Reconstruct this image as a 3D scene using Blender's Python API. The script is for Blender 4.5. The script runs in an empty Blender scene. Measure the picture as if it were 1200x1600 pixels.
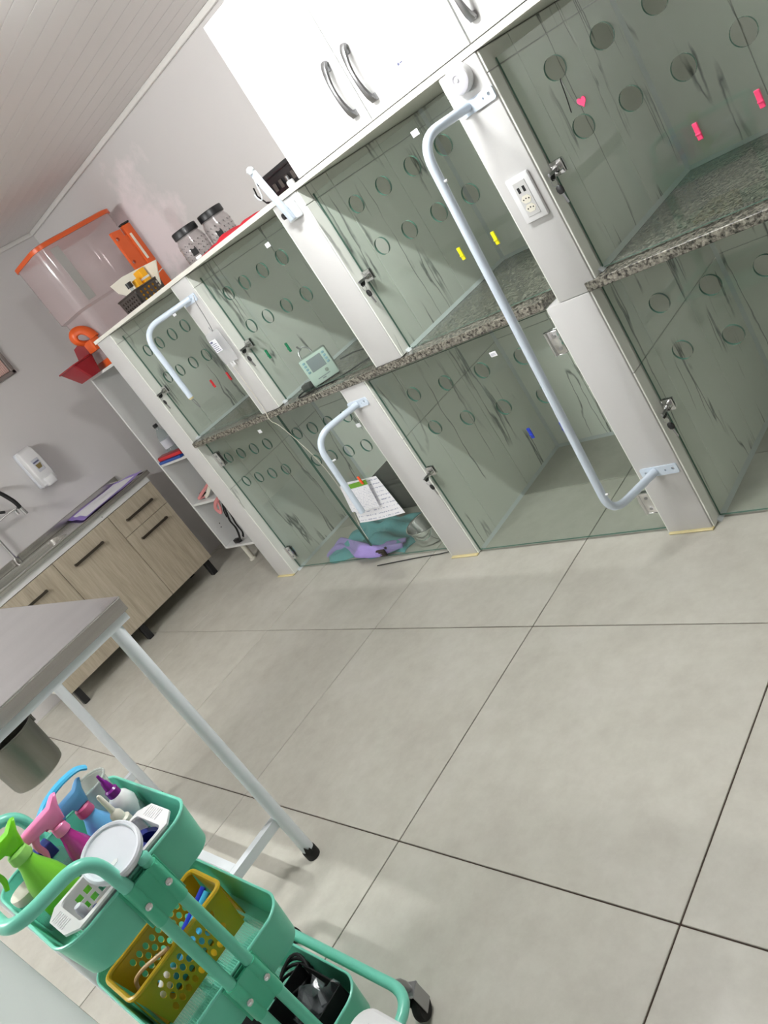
import bpy, bmesh, math, random
from mathutils import Vector as V, Matrix as M
from mathutils.geometry import tessellate_polygon
random.seed(7)
sc = bpy.context.scene
PI = math.pi
# ------------------------------------------------------------------ camera
cam = bpy.data.cameras.new('camera'); co = bpy.data.objects.new('camera', cam); sc.collection.objects.link(co)
cam.sensor_fit = 'VERTICAL'; cam.sensor_height = 36; cam.lens = 1235.16 * 36 / 1600
cam.clip_start = 0.02
R0 = V((0.64006046, 0.54497321, -0.54159655)); R1 = V((-0.12142384, -0.62429936, -0.77169071)); R2 = V((-0.75866914, 0.55969144, -0.3334166))
mw = M.Identity(4)
for i in range(3):
    mw[i][0] = R0[i]; mw[i][1] = -R1[i]; mw[i][2] = -R2[i]
mw[0][3], mw[1][3], mw[2][3] = 2.07082324 * .85, -0.80542507 * .85, 1.72596104 * .85
co.matrix_world = mw
sc.camera = co
# ------------------------------------------------------------------ world, exposure
w = bpy.data.worlds.new('world'); sc.world = w; w.use_nodes = True
w.node_tree.nodes['Background'].inputs[0].default_value = (.9, .95, 1, 1); w.node_tree.nodes['Background'].inputs[1].default_value = .3
sc.view_settings.view_transform = 'Standard'; sc.view_settings.look = 'None'; sc.view_settings.gamma = 1
sc.view_settings.use_curve_mapping = False
sc.view_settings.exposure = 1.06
LAMP_POWER = 195.0      # emission of the ceiling tubes
LAMPS = [((-.02, .48), .59, 1.0), ((-1.9, -.9), -1.7, .85)]   # x range, y, share; the second tube is an added unseen fill

# ------------------------------------------------------------------ materials
def lin(c):
    return tuple(((x / 255) / 12.92 if x / 255 <= .04045 else ((x / 255 + .055) / 1.055) ** 2.4) for x in c) + (1,)
MATS = {}
def nt(name):
    m = bpy.data.materials.new(name); m.use_nodes = True
    MATS[name] = m
    return m, m.node_tree, m.node_tree.nodes['Principled BSDF']
def N(t, kind, **kw):
    n = t.nodes.new(kind)
    for k, v in kw.items():
        if k.startswith('i_'):
            key = k[2:].replace('_', ' ')
            n.inputs[key].default_value = v
        else: setattr(n, k, v)
    return n
def coords(t, stretch=(1, 1, 1), world=False):
    if world:
        g = N(t, 'ShaderNodeNewGeometry'); src = g.outputs['Position']
    else:
        g = N(t, 'ShaderNodeTexCoord'); src = g.outputs['Object']
    mp = N(t, 'ShaderNodeMapping'); mp.inputs['Scale'].default_value = stretch
    t.links.new(src, mp.inputs['Vector'])
    return mp.outputs['Vector']
def ramp(t, fac, stops):
    r = N(t, 'ShaderNodeValToRGB'); e = r.color_ramp.elements
    while len(e) < len(stops): e.new(.5)
    for el, (p, c) in zip(e, stops):
        el.position = p; el.color = c
    t.links.new(fac, r.inputs['Fac'])
    return r.outputs['Color']
def mixc(t, fac, a, b):
    mx = N(t, 'ShaderNodeMix', data_type='RGBA')
    if isinstance(fac, float): mx.inputs[0].default_value = fac
    else: t.links.new(fac, mx.inputs[0])
    for i, x in ((6, a), (7, b)):
        if isinstance(x, tuple): mx.inputs[i].default_value = x
        else: t.links.new(x, mx.inputs[i])
    return mx.outputs[2]
def mat(name, col, rough=.5, metal=0., noise=None, bump=None, spec=.5, sub=0, world=False, coat=0):
    m, t, p = nt(name); c = lin(col)
    p.inputs['Base Color'].default_value = c; p.inputs['Roughness'].default_value = rough; p.inputs['Metallic'].default_value = metal
    p.inputs['Specular IOR Level'].default_value = spec
    p.inputs['Coat Weight'].default_value = coat
    if sub: p.inputs['Subsurface Weight'].default_value = sub; p.inputs['Subsurface Radius'].default_value = (.01, .01, .01)
    if noise:
        sc_, c2, lo, hi, st = noise
        n = N(t, 'ShaderNodeTexNoise', i_Scale=sc_, i_Detail=5.0, i_Roughness=.6)
        t.links.new(coords(t, st, world), n.inputs['Vector'])
        t.links.new(ramp(t, n.outputs['Fac'], [(lo, c), (hi, lin(c2))]), p.inputs['Base Color'])
    if bump:
        bs, bd = bump
        n2 = N(t, 'ShaderNodeTexNoise', i_Scale=bs, i_Detail=4.0)
        t.links.new(coords(t, (1, 1, 1), world), n2.inputs['Vector'])
        b = N(t, 'ShaderNodeBump', i_Strength=.5, i_Distance=bd)
        t.links.new(n2.outputs['Fac'], b.inputs['Height']); t.links.new(b.outputs['Normal'], p.inputs['Normal'])
    return m
def clear(name, tint, milk=.1, milkcol=(230, 230, 230), rough=.05, ior=1.45):
    """thin clear sheet: light passes straight through, tinted; Fresnel reflection; a share of milky scatter"""
    m = bpy.data.materials.new(name); m.use_nodes = True; MATS[name] = m
    t = m.node_tree; t.nodes.remove(t.nodes['Principled BSDF']); out = t.nodes['Material Output']
    tr = N(t, 'ShaderNodeBsdfTransparent'); tr.inputs[0].default_value = lin(tint)
    df = N(t, 'ShaderNodeBsdfDiffuse'); df.inputs[0].default_value = lin(milkcol)
    gl = N(t, 'ShaderNodeBsdfGlossy', i_Roughness=rough)
    m1 = N(t, 'ShaderNodeMixShader'); m1.inputs[0].default_value = milk
    t.links.new(tr.outputs[0], m1.inputs[1]); t.links.new(df.outputs[0], m1.inputs[2])
    lw = N(t, 'ShaderNodeLayerWeight'); lw.inputs[0].default_value = .5
    pw = N(t, 'ShaderNodeMath', operation='POWER'); pw.inputs[1].default_value = 4.5; t.links.new(lw.outputs['Facing'], pw.inputs[0])
    r0 = ((ior - 1) / (ior + 1)) ** 2
    fr = N(t, 'ShaderNodeMath', operation='MULTIPLY_ADD'); fr.inputs[1].default_value = .9; fr.inputs[2].default_value = r0; t.links.new(pw.outputs[0], fr.inputs[0])
    m2 = N(t, 'ShaderNodeMixShader'); t.links.new(fr.outputs[0], m2.inputs[0])
    t.links.new(m1.outputs[0], m2.inputs[1]); t.links.new(gl.outputs[0], m2.inputs[2])
    t.links.new(m2.outputs[0], out.inputs[0])
    return m
def build_materials():
    mat('white_paint', (202, 201, 200), .45, bump=(14, .002))
    mat('wall_paint', (212, 209, 208), .55, bump=(9, .002), world=True)
    mat('white_laminate', (220, 220, 219), .3)
    mat('cream_edge', (232, 230, 220), .4)
    mat('pvc_ceiling', (230, 226, 225), .4)
    mat('pvc_trim', (228, 226, 222), .4)
    mat('grout', (78, 62, 54), .9)
    mat('joint', (206, 207, 202), .8)
    mat('caulk', (214, 220, 222), .35)
    mat('blue_white_steel', (214, 226, 240), .28, coat=.3)
    mat('white_steel', (222, 227, 231), .35)
    mat('chrome', (215, 215, 215), .12, 1.)
    mat('satin_metal', (165, 165, 167), .3, 1.)
    mat('dark_metal', (92, 86, 78), .35, 1.)
    mat('stainless', (214, 212, 207), .24, 1., noise=(30, (196, 194, 189), .35, .7, (1, .05, 1)))
    mat('mirror_stainless', (222, 220, 224), .07, 1., noise=(6, (235, 233, 236), .3, .7, (1, .4, 1)), bump=(3, .0012))
    mat('aluminium', (150, 150, 144), .38, 1., noise=(12, (128, 128, 120), .3, .7, (1, 1, .15)))
    mat('black_plastic', (22, 22, 24), .4)
    mat('black_rubber', (15, 15, 15), .7)
    mat('black_fabric', (18, 18, 20), .9)
    mat('dark_box', (40, 38, 35), .6)
    mat('mint', (104, 200, 170), .33)
    mat('mint_light', (122, 212, 188), .3)
    mat('mint_dark', (76, 186, 148), .33)
    mat('yellow_plastic', (196, 160, 22), .35)
    mat('white_plastic', (228, 228, 229), .3)
    mat('cream_plastic', (226, 222, 208), .4)
    mat('grey_white_plastic', (218, 221, 228), .35)
    mat('puck_grey', (196, 194, 201), .4)
    mat('orange_plastic', (222, 92, 34), .35)
    mat('red_plastic', (150, 30, 40), .35)
    mat('brown_plastic', (66, 58, 54), .45)
    mat('pump_case', (205, 222, 214), .4)
    mat('pump_side', (150, 160, 152), .5)
    mat('screen_grey', (150, 158, 164), .2)
    mat('pale_blue', (150, 190, 205), .4)
    mat('pink_plastic', (246, 140, 190), .3, sub=.2)
    mat('magenta_clear', (170, 40, 130), .12, coat=.5)
    mat('lime_plastic', (120, 215, 20), .3, sub=.1)
    mat('lime_bottle', (125, 205, 55), .3, sub=.1)
    mat('sky_plastic', (105, 175, 225), .3)
    mat('rose_plastic', (205, 95, 140), .35)
    mat('purple_plastic', (120, 20, 130), .25)
    mat('navy', (25, 40, 120), .35)
    mat('blue_plastic', (40, 60, 190), .3)
    mat('cyan_plastic', (70, 180, 225), .3)
    mat('teal_cloth', (98, 165, 170), .9, bump=(60, .004))
    mat('lilac_cloth', (160, 142, 205), .9, bump=(60, .004))
    mat('lilac_film', (150, 120, 215), .35)
    mat('pad_white', (240, 240, 245), .8, bump=(40, .002))
    mat('red_cloth', (205, 30, 50), .8, noise=(22, (60, 30, 25), .6, .68, (1, 1, 1)))
    mat('tan_rubber', (200, 165, 120), .5)
    mat('tan_bristle', (214, 196, 150), .8)
    mat('pink_cord', (214, 140, 140), .6)
    mat('red_gloss', (205, 35, 45), .3)
    mat('green_gloss', (20, 120, 80), .3)
    mat('yellow_gloss', (235, 225, 20), .3)
    mat('hot_pink', (245, 70, 120), .3)
    mat('blue_gloss', (40, 65, 190), .3)
    mat('orange_gloss', (250, 90, 40), .3)
    mat('amber', (250, 180, 30), .4)
    mat('gold_label', (130, 115, 70), .5)
    mat('label_grey', (200, 202, 210), .5)
    mat('paper', (236, 236, 240), .7)
    mat('dark_red', (150, 25, 35), .4)
    mat('royal_blue', (40, 80, 160), .4)
    mat('green_print', (110, 160, 40), .6)
    mat('ink', (95, 98, 130), .7)
    mat('blind', (214, 176, 168), .6)
    mat('window_grey', (128, 118, 114), .5)
    mat('green_white', (150, 212, 105), .5)
    mat('glass_edge', (84, 122, 108), .2)
    mat('yellow_glue', (214, 200, 150), .5)
    mat('wood_light', (188, 176, 156), .5)
    clear('glass', (251, 254, 252), .03, (165, 180, 170), .01, 1.45)
    clear('frosted_glass', (240, 246, 244), .8, (240, 245, 245), .25, 1.4)
    t = MATS['frosted_glass'].node_tree; df = [n for n in t.nodes if n.type == 'BSDF_DIFFUSE'][0]; ms = [l.to_node for l in t.links if l.from_node == df][0]
    tl = N(t, 'ShaderNodeBsdfTranslucent'); tl.inputs[0].default_value = lin((244, 248, 248)); mz = N(t, 'ShaderNodeMixShader'); mz.inputs[0].default_value = .75
    t.links.new(df.outputs[0], mz.inputs[1]); t.links.new(tl.outputs[0], mz.inputs[2]); t.links.new(mz.outputs[0], ms.inputs[2])
    clear('bin_clear', (244, 236, 236), .42, (220, 208, 210), .08, 1.4)
    clear('jar_clear', (244, 242, 242), .12, (225, 222, 222), .06, 1.4)
    clear('bottle_clear', (232, 238, 238), .12, (225, 228, 230), .05, 1.4)
    clear('film_clear', (246, 246, 246), .32, (240, 241, 243), .12, 1.45)
    clear('jug_clear', (232, 236, 234), .35, (225, 228, 225), .15, 1.4)
    # ceiling lamp, then the added fill tube
    m, t, p = nt('lamp_emit'); p.inputs['Emission Color'].default_value = (.985, 1, .985, 1); p.inputs['Emission Strength'].default_value = LAMP_POWER; p.inputs['Base Color'].default_value = (1, 1, 1, 1)
    m, t, p = nt('fill_emit_rear'); p.inputs['Emission Color'].default_value = (.985, 1, .985, 1); p.inputs['Emission Strength'].default_value = LAMP_POWER * LAMPS[1][2]; p.inputs['Base Color'].default_value = (1, 1, 1, 1)
    # floor tile: cement-look porcelain, mottled
    m, t, p = nt('floor_tile')
    vec = coords(t, (1, 1, 1), True); oi = N(t, 'ShaderNodeObjectInfo')
    add = N(t, 'ShaderNodeVectorMath', operation='ADD'); sclv = N(t, 'ShaderNodeVectorMath', operation='SCALE'); sclv.inputs['Scale'].default_value = 9
    cmb = N(t, 'ShaderNodeCombineXYZ'); t.links.new(oi.outputs['Random'], cmb.inputs[0]); t.links.new(oi.outputs['Random'], cmb.inputs[1])
    t.links.new(cmb.outputs[0], sclv.inputs[0]); t.links.new(vec, add.inputs[0]); t.links.new(sclv.outputs[0], add.inputs[1])
    n1 = N(t, 'ShaderNodeTexNoise', i_Scale=3.2, i_Detail=7.0, i_Roughness=.62); t.links.new(add.outputs[0], n1.inputs['Vector'])
    n2 = N(t, 'ShaderNodeTexNoise', i_Scale=14.0, i_Detail=6.0, i_Roughness=.7); t.links.new(add.outputs[0], n2.inputs['Vector'])
    c1 = ramp(t, n1.outputs['Fac'], [(.3, lin((178, 174, 164))), (.5, lin((192, 189, 178))), (.7, lin((201, 198, 189)))])
    c2 = ramp(t, n2.outputs['Fac'], [(.35, lin((176, 172, 162))), (.62, lin((200, 198, 188)))])
    t.links.new(mixc(t, .35, c1, c2), p.inputs['Base Color']); p.inputs['Roughness'].default_value = .42
    n3 = N(t, 'ShaderNodeTexNoise', i_Scale=9.0, i_Detail=3.0); t.links.new(add.outputs[0], n3.inputs['Vector'])
    t.links.new(ramp(t, n3.outputs['Fac'], [(.35, (.36, .36, .36, 1)), (.7, (.5, .5, .5, 1))]), p.inputs['Roughness'])
    # marble-look wall tile with upright grey veins
    m, t, p = nt('marble')
    vec = coords(t, (1, 1, 1), True)
    wob = N(t, 'ShaderNodeTexNoise', i_Scale=3.0, i_Detail=4.0, i_Roughness=.6); t.links.new(vec, wob.inputs['Vector'])
    ws = N(t, 'ShaderNodeVectorMath', operation='SCALE'); ws.inputs['Scale'].default_value = .05; t.links.new(wob.outputs['Color'], ws.inputs[0])
    va = N(t, 'ShaderNodeVectorMath', operation='ADD'); t.links.new(vec, va.inputs[0]); t.links.new(ws.outputs[0], va.inputs[1])
    mp = N(t, 'ShaderNodeMapping'); mp.inputs['Scale'].default_value = (8, 8, .75); t.links.new(va.outputs[0], mp.inputs['Vector'])
    vn = N(t, 'ShaderNodeTexNoise', i_Scale=1.0, i_Detail=3.0, i_Roughness=.5); t.links.new(mp.outputs[0], vn.inputs['Vector'])
    vein = ramp(t, vn.outputs['Fac'], [(.483, (0, 0, 0, 1)), (.5, (1, 1, 1, 1)), (.517, (0, 0, 0, 1))])
    mp2 = N(t, 'ShaderNodeMapping'); mp2.inputs['Scale'].default_value = (6, 6, 3.0); t.links.new(vec, mp2.inputs['Vector'])
    mk = N(t, 'ShaderNodeTexNoise', i_Scale=1.0, i_Detail=1.0); t.links.new(mp2.outputs[0], mk.inputs['Vector'])
    mask = ramp(t, mk.outputs['Fac'], [(.5, (0, 0, 0, 1)), (.58, (1, 1, 1, 1))])
    mul = N(t, 'ShaderNodeMath', operation='MULTIPLY'); t.links.new(vein, mul.inputs[0]); t.links.new(mask, mul.inputs[1])
    t.links.new(mixc(t, mul.outputs[0], lin((239, 241, 234)), lin((118, 122, 119))), p.inputs['Base Color'])
    p.inputs['Roughness'].default_value = .25
    # granite
    m, t, p = nt('granite')
    vec = coords(t, (1, 1, 1), True)
    vo = N(t, 'ShaderNodeTexVoronoi', i_Scale=150.0); t.links.new(vec, vo.inputs['Vector'])
    n1 = N(t, 'ShaderNodeTexNoise', i_Scale=85.0, i_Detail=4.0, i_Roughness=.7); t.links.new(vec, n1.inputs['Vector'])
    ca = ramp(t, n1.outputs['Fac'], [(.38, lin((22, 20, 19))), (.5, lin((98, 94, 85))), (.66, lin((170, 166, 154)))])
    sep = N(t, 'ShaderNodeSeparateColor'); t.links.new(vo.outputs['Color'], sep.inputs[0])
    cb = ramp(t, sep.outputs[0], [(.3, lin((34, 32, 30))), (.4, lin((104, 100, 91))), (.9, lin((158, 154, 142)))])
    t.links.new(mixc(t, .5, ca, cb), p.inputs['Base Color']); p.inputs['Roughness'].default_value = .22
    # light oak board, grain upright
    m, t, p = nt('oak')
    vec = coords(t, (1, 1, 1), True)
    mp = N(t, 'ShaderNodeMapping'); mp.inputs['Scale'].default_value = (14, 14, 1.1); t.links.new(vec, mp.inputs['Vector'])
    n1 = N(t, 'ShaderNodeTexNoise', i_Scale=1.6, i_Detail=6.0, i_Roughness=.65, i_Distortion=.8); t.links.new(mp.outputs[0], n1.inputs['Vector'])
    n2 = N(t, 'ShaderNodeTexNoise', i_Scale=9.0, i_Detail=3.0); t.links.new(mp.outputs[0], n2.inputs['Vector'])
    ca = ramp(t, n1.outputs['Fac'], [(.3, lin((150, 138, 118))), (.5, lin((176, 164, 144))), (.7, lin((192, 182, 163)))])
    cb = ramp(t, n2.outputs['Fac'], [(.35, lin((158, 146, 126))), (.65, lin((190, 180, 162)))])
    t.links.new(mixc(t, .35, ca, cb), p.inputs['Base Color']); p.inputs['Roughness'].default_value = .5
    # back wall: paint with a patch of bare, pinkish-white filler
    m, t, p = nt('wall_paint_patched')
    vec = coords(t, (1, 1, 1), True)
    ds = N(t, 'ShaderNodeVectorMath', operation='DISTANCE'); ds.inputs[1].default_value = (-2.28, 2.11, 1.95); t.links.new(vec, ds.inputs[0])
    n1 = N(t, 'ShaderNodeTexNoise', i_Scale=5.0, i_Detail=6.0, i_Roughness=.6); t.links.new(vec, n1.inputs['Vector'])
    s1 = N(t, 'ShaderNodeMath', operation='MULTIPLY_ADD'); s1.inputs[1].default_value = .75; t.links.new(n1.outputs['Fac'], s1.inputs[0]); t.links.new(ds.outputs['Value'], s1.inputs[2])
    pm = ramp(t, s1.outputs[0], [(.52, (1, 1, 1, 1)), (.72, (0, 0, 0, 1))])
    t.links.new(mixc(t, pm, lin((212, 209, 208)), lin((240, 229, 231))), p.inputs['Base Color']); p.inputs['Roughness'].default_value = .55
    # printed sheets: faint ruled lines of writing (flat print), by UV
    for nm, hdr in (('print_form', (105, 160, 45)), ('print_plain', None), ('print_sheet', None)):
        m, t, p = nt(nm)
        uv = N(t, 'ShaderNodeTexCoord'); sx = N(t, 'ShaderNodeSeparateXYZ'); t.links.new(uv.outputs['UV'], sx.inputs[0])
        wv = N(t, 'ShaderNodeTexWave', wave_type='BANDS', bands_direction='Y', i_Scale=6.0 if nm != 'print_sheet' else 3.2, i_Distortion=.0); t.links.new(uv.outputs['UV'], wv.inputs['Vector'])
        ln = ramp(t, wv.outputs['Color'], [(.8, (0, 0, 0, 1)), (.86, (1, 1, 1, 1))])
        mp = N(t, 'ShaderNodeMapping'); mp.inputs['Scale'].default_value = (34, 26, 1); t.links.new(uv.outputs['UV'], mp.inputs['Vector'])
        nn = N(t, 'ShaderNodeTexNoise', i_Scale=1.0, i_Detail=1.0); t.links.new(mp.outputs[0], nn.inputs['Vector'])
        g = ramp(t, nn.outputs['Fac'], [(.48, (0, 0, 0, 1)), (.56, (1, 1, 1, 1))])
        ml = N(t, 'ShaderNodeMath', operation='MULTIPLY'); t.links.new(ln, ml.inputs[0]); t.links.new(g, ml.inputs[1])
        c = mixc(t, ml.outputs[0], lin((240, 240, 245)), lin((172, 175, 196)))
        if hdr:
            hm = ramp(t, sx.outputs[1], [(.83, (0, 0, 0, 1)), (.84, (1, 1, 1, 1))])
            c = mixc(t, hm, c, lin(hdr))
        t.links.new(c, p.inputs['Base Color']); p.inputs['Roughness'].default_value = .7
build_materials()
G = MATS

# ------------------------------------------------------------------ mesh helpers
def frame(o, x, y, z):
    m = M.Identity(4)
    for i in range(3): m[i][0] = x[i]; m[i][1] = y[i]; m[i][2] = z[i]; m[i][3] = o[i]
    return m
def axisframe(o, zdir, xhint=(1, 0, 0)):
    z = V(zdir).normalized(); xh = V(xhint)
    if abs(z.dot(xh.normalized())) > .98: xh = V((0, 1, 0))
    y = z.cross(xh).normalized(); x = y.cross(z)
    return frame(o, x, y, z)
class MB:
    def __init__(s): s.v = []; s.f = []; s.m = []; s.uv = {}
    def add(s, vs, fs, mi=0, mx=None):
        b = len(s.v); s.v += [tuple(mx @ V(p)) if mx else tuple(p) for p in vs]
        for f in fs: s.f.append([b + i for i in f]); s.m.append(mi)
        return s
    def box(s, x0, x1, y0, y1, z0, z1, mi=0, mx=None):
        vs = [(x, y, z) for z in (z0, z1) for y in (y0, y1) for x in (x0, x1)]
        return s.add(vs, [(0, 2, 3, 1), (4, 5, 7, 6), (0, 1, 5, 4), (2, 6, 7, 3), (0, 4, 6, 2), (1, 3, 7, 5)], mi, mx)
    def bm(s, bm, mi=0, mx=None):
        bm.verts.ensure_lookup_table(); bm.verts.index_update()
        s.add([v.co[:] for v in bm.verts], [[v.index for v in f.verts] for f in bm.faces], mi, mx); bm.free()
        return s
    def rbox(s, x0, x1, y0, y1, z0, z1, r=.005, seg=2, mi=0, mx=None):
        bm = bmesh.new(); bmesh.ops.create_cube(bm, size=1)
        for v in bm.verts: v.co = V(((x0 + x1) / 2 + v.co.x * (x1 - x0), (y0 + y1) / 2 + v.co.y * (y1 - y0), (z0 + z1) / 2 + v.co.z * (z1 - z0)))
        bmesh.ops.bevel(bm, geom=bm.edges[:], offset=r, segments=seg, affect='EDGES', profile=.5)
        return s.bm(bm, mi, mx)
    def loft(s, rings, cap0=True, cap1=True, mi=0, mx=None, closed=True):
        n = len(rings[0]); vs = [p for r in rings for p in r]; fs = []
        for k in range(len(rings) - 1):
            for i in range(n if closed else n - 1):
                j = (i + 1) % n; fs.append((k * n + i, k * n + j, (k + 1) * n + j, (k + 1) * n + i))
        if cap0: fs.append(list(range(n))[::-1])
        if cap1: fs.append([(len(rings) - 1) * n + i for i in range(n)])
        return s.add(vs, fs, mi, mx)
    def cyl(s, a, b, r0, r1=None, n=16, mi=0):
        a, b = V(a), V(b); r1 = r0 if r1 is None else r1; fr = axisframe(a, b - a); L = (b - a).length
        return s.loft([[(r * math.cos(2 * PI * i / n), r * math.sin(2 * PI * i / n), z) for i in range(n)] for r, z in ((r0, 0), (r1, L))], mi=mi, mx=fr)
    def lathe(s, prof, o=(0, 0, 0), axis=(0, 0, 1), n=24, mi=0, sx=1, sy=1, xh=(1, 0, 0)):
        return s.loft([[(sx * r * math.cos(2 * PI * i / n), sy * r * math.sin(2 * PI * i / n), z) for i in range(n)] for r, z in prof], mi=mi, mx=axisframe(o, axis, xh), cap0=prof[0][0] > 1e-6, cap1=prof[-1][0] > 1e-6)
    def tube(s, pts, r, n=10, closed=False, mi=0, flat=1.0):
        pts = [V(p) for p in pts]; L = len(pts); rings = []; nrm = None
        for i, p in enumerate(pts):
            if closed: d = (pts[(i + 1) % L] - pts[i - 1])
            else: d = pts[min(i + 1, L - 1)] - pts[max(i - 1, 0)]
            d.normalize()
            if nrm is None:
                h = V((0, 0, 1)) if abs(d.z) < .9 else V((1, 0, 0)); nrm = (h - d * h.dot(d)).normalized()
            else:
                nrm = nrm - d * nrm.dot(d); nrm.normalize()
            bn = d.cross(nrm); rr = r[i] if isinstance(r, (list, tuple)) else r
            rings.append([tuple(p + nrm * rr * math.cos(2 * PI * k / n) + bn * rr * flat * math.sin(2 * PI * k / n)) for k in range(n)])
        if closed:
            m_ = len(rings); vs = [q for g in rings for q in g]; fs = []
            for k in range(m_):
                for i in range(n): fs.append((k * n + i, k * n + (i + 1) % n, ((k + 1) % m_) * n + (i + 1) % n, ((k + 1) % m_) * n + i))
            return s.add(vs, fs, mi)
        return s.loft(rings, mi=mi)
    def plate(s, outer, holes, t, mx, mi=0, mie=None):
        """flat plate in the local XY plane, z 0..t, with holes"""
        mie = mi if mie is None else mie
        loops = [[V((x, y, 0)) for x, y in outer]] + [[V((x, y, 0)) for x, y in h] for h in holes]
        tri = tessellate_polygon(loops); flat = [p for l in loops for p in l]; n = len(flat)
        def ar(t_): a, b, c = (flat[i] for i in t_); return (b - a).cross(c - a).z
        tri = [tt if ar(tt) > 0 else tt[::-1] for tt in tri]
        vs = [(p.x, p.y, t) for p in flat] + [(p.x, p.y, 0) for p in flat]
        s.add(vs, [list(tt) for tt in tri] + [[i + n for i in tt[::-1]] for tt in tri], mi, mx)
        b = 0; es = []
        for k, l in enumerate(loops):
            m_ = len(l); area = sum(l[i].x * l[(i + 1) % m_].y - l[(i + 1) % m_].x * l[i].y for i in range(m_))
            for i in range(m_):
                j = (i + 1) % m_; q = (b + i, b + j, b + j + n, b + i + n)
                ccw = area > 0
                if (k == 0) == ccw: q = q[::-1]
                es.append(q)
            b += m_
        base = len(s.v) - 2 * n
        for q in es: s.f.append([base + i for i in q]); s.m.append(mie)
        return s
    def grid(s, fn, nu, nv, t=0, mi=0):
        vs = [fn(u / nu, v / nv) for v in range(nv + 1) for u in range(nu + 1)]
        fs = [(v * (nu + 1) + u, v * (nu + 1) + u + 1, (v + 1) * (nu + 1) + u + 1, (v + 1) * (nu + 1) + u) for v in range(nv) for u in range(nu)]
        return s.add(vs, fs, mi)
def circ(cx, cy, r, n=24, ry=None):
    return [(cx + r * math.cos(2 * PI * i / n), cy + (ry or r) * math.sin(2 * PI * i / n)) for i in range(n)]
def rrect(x0, x1, y0, y1, r, n=5):
    out = []
    for cx, cy, a in ((x1 - r, y1 - r, 0), (x0 + r, y1 - r, 90), (x0 + r, y0 + r, 180), (x1 - r, y0 + r, 270)):
        for i in range(n + 1):
            q = math.radians(a + 90 * i / n); out.append((cx + r * math.cos(q), cy + r * math.sin(q)))
    return out
def bend(pts, r, n=6):
    pts = [V(p) for p in pts]; out = [pts[0]]
    for i in range(1, len(pts) - 1):
        p = pts[i]; a = pts[i - 1] - p; b = pts[i + 1] - p
        rr = min(r, a.length * .48, b.length * .48); a.normalize(); b.normalize()
        p0, p1 = p + a * rr, p + b * rr
        for k in range(n + 1):
            t = k / n; out.append(p0 * (1 - t) ** 2 + p * 2 * t * (1 - t) + p1 * t * t)
    out.append(pts[-1]); return out
def smoothpath(pts, n=6):
    pts = [V(p) for p in pts]; out = []
    for i in range(len(pts) - 1):
        p0, p1, p2, p3 = pts[max(i - 1, 0)], pts[i], pts[i + 1], pts[min(i + 2, len(pts) - 1)]
        for k in range(n):
            t = k / n
            out.append(.5 * ((2 * p1) + (p2 - p0) * t + (2 * p0 - 5 * p1 + 4 * p2 - p3) * t * t + (3 * p1 - p0 - 3 * p2 + p3) * t ** 3))
    out.append(pts[-1]); return out
W = {}
def obj(name, mb, mats, parent=None, smooth=35, label=None, kind=None, world=True, uv=None):
    """one mesh object; vertices given in world space are brought into the parent's space"""
    me = bpy.data.meshes.new(name); vs = mb.v
    pm = W.get(parent.name) if parent else None
    if pm is not None and world:
        inv = pm.inverted(); vs = [tuple(inv @ V(p)) for p in vs]
    me.from_pydata(vs, [], mb.f)
    for m_ in (mats if isinstance(mats, (list, tuple)) else [mats]): me.materials.append(G[m_])
    for p, mi in zip(me.polygons, mb.m): p.material_index = mi
    if smooth:
        for p in me.polygons: p.use_smooth = True
        try: me.set_sharp_from_angle(angle=math.radians(smooth))
        except Exception: pass
    if uv:
        lay = me.uv_layers.new(name='UVMap')
        for l in me.loops: lay.data[l.index].uv = uv[l.vertex_index]
    me.update()
    o = bpy.data.objects.new(name, me); sc.collection.objects.link(o)
    if parent: o.parent = parent
    W[o.name] = pm.copy() if pm is not None else M.Identity(4)
    if label: o['label'] = label
    if kind: o['kind'] = kind
    return o
def tag(o, label, cat, group=None):
    o['label'] = label; o['category'] = cat
    if group: o['group'] = group
    return o
def thing(name, label, cat, loc=(0, 0, 0), rz=0, group=None):
    o = bpy.data.objects.new(name, None); sc.collection.objects.link(o); o.empty_display_size = .05
    o.location = loc; o.rotation_euler = (0, 0, rz)
    W[o.name] = M.Translation(V(loc)) @ M.Rotation(rz, 4, 'Z')
    return tag(o, label, cat, group)
def single(name, label, cat, mb, mats, base, group=None, smooth=35):
    """a thing that is one mesh, origin at its base"""
    me_v = [(p[0] - base[0], p[1] - base[1], p[2] - base[2]) for p in mb.v]; mb.v = me_v
    o = obj(name, mb, mats, None, smooth); o.location = base; W[o.name] = M.Translation(V(base))
    return tag(o, label, cat, group)
def struct(name, mb, mats, parent=None, smooth=None):
    o = obj(name, mb, mats, parent, smooth)
    if not parent: o['kind'] = 'structure'
    return o
def share(src, name, parent, loc=(0, 0, 0)):
    o = bpy.data.objects.new(name, src.data); sc.collection.objects.link(o); o.parent = parent; o.location = loc
    return o

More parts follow.
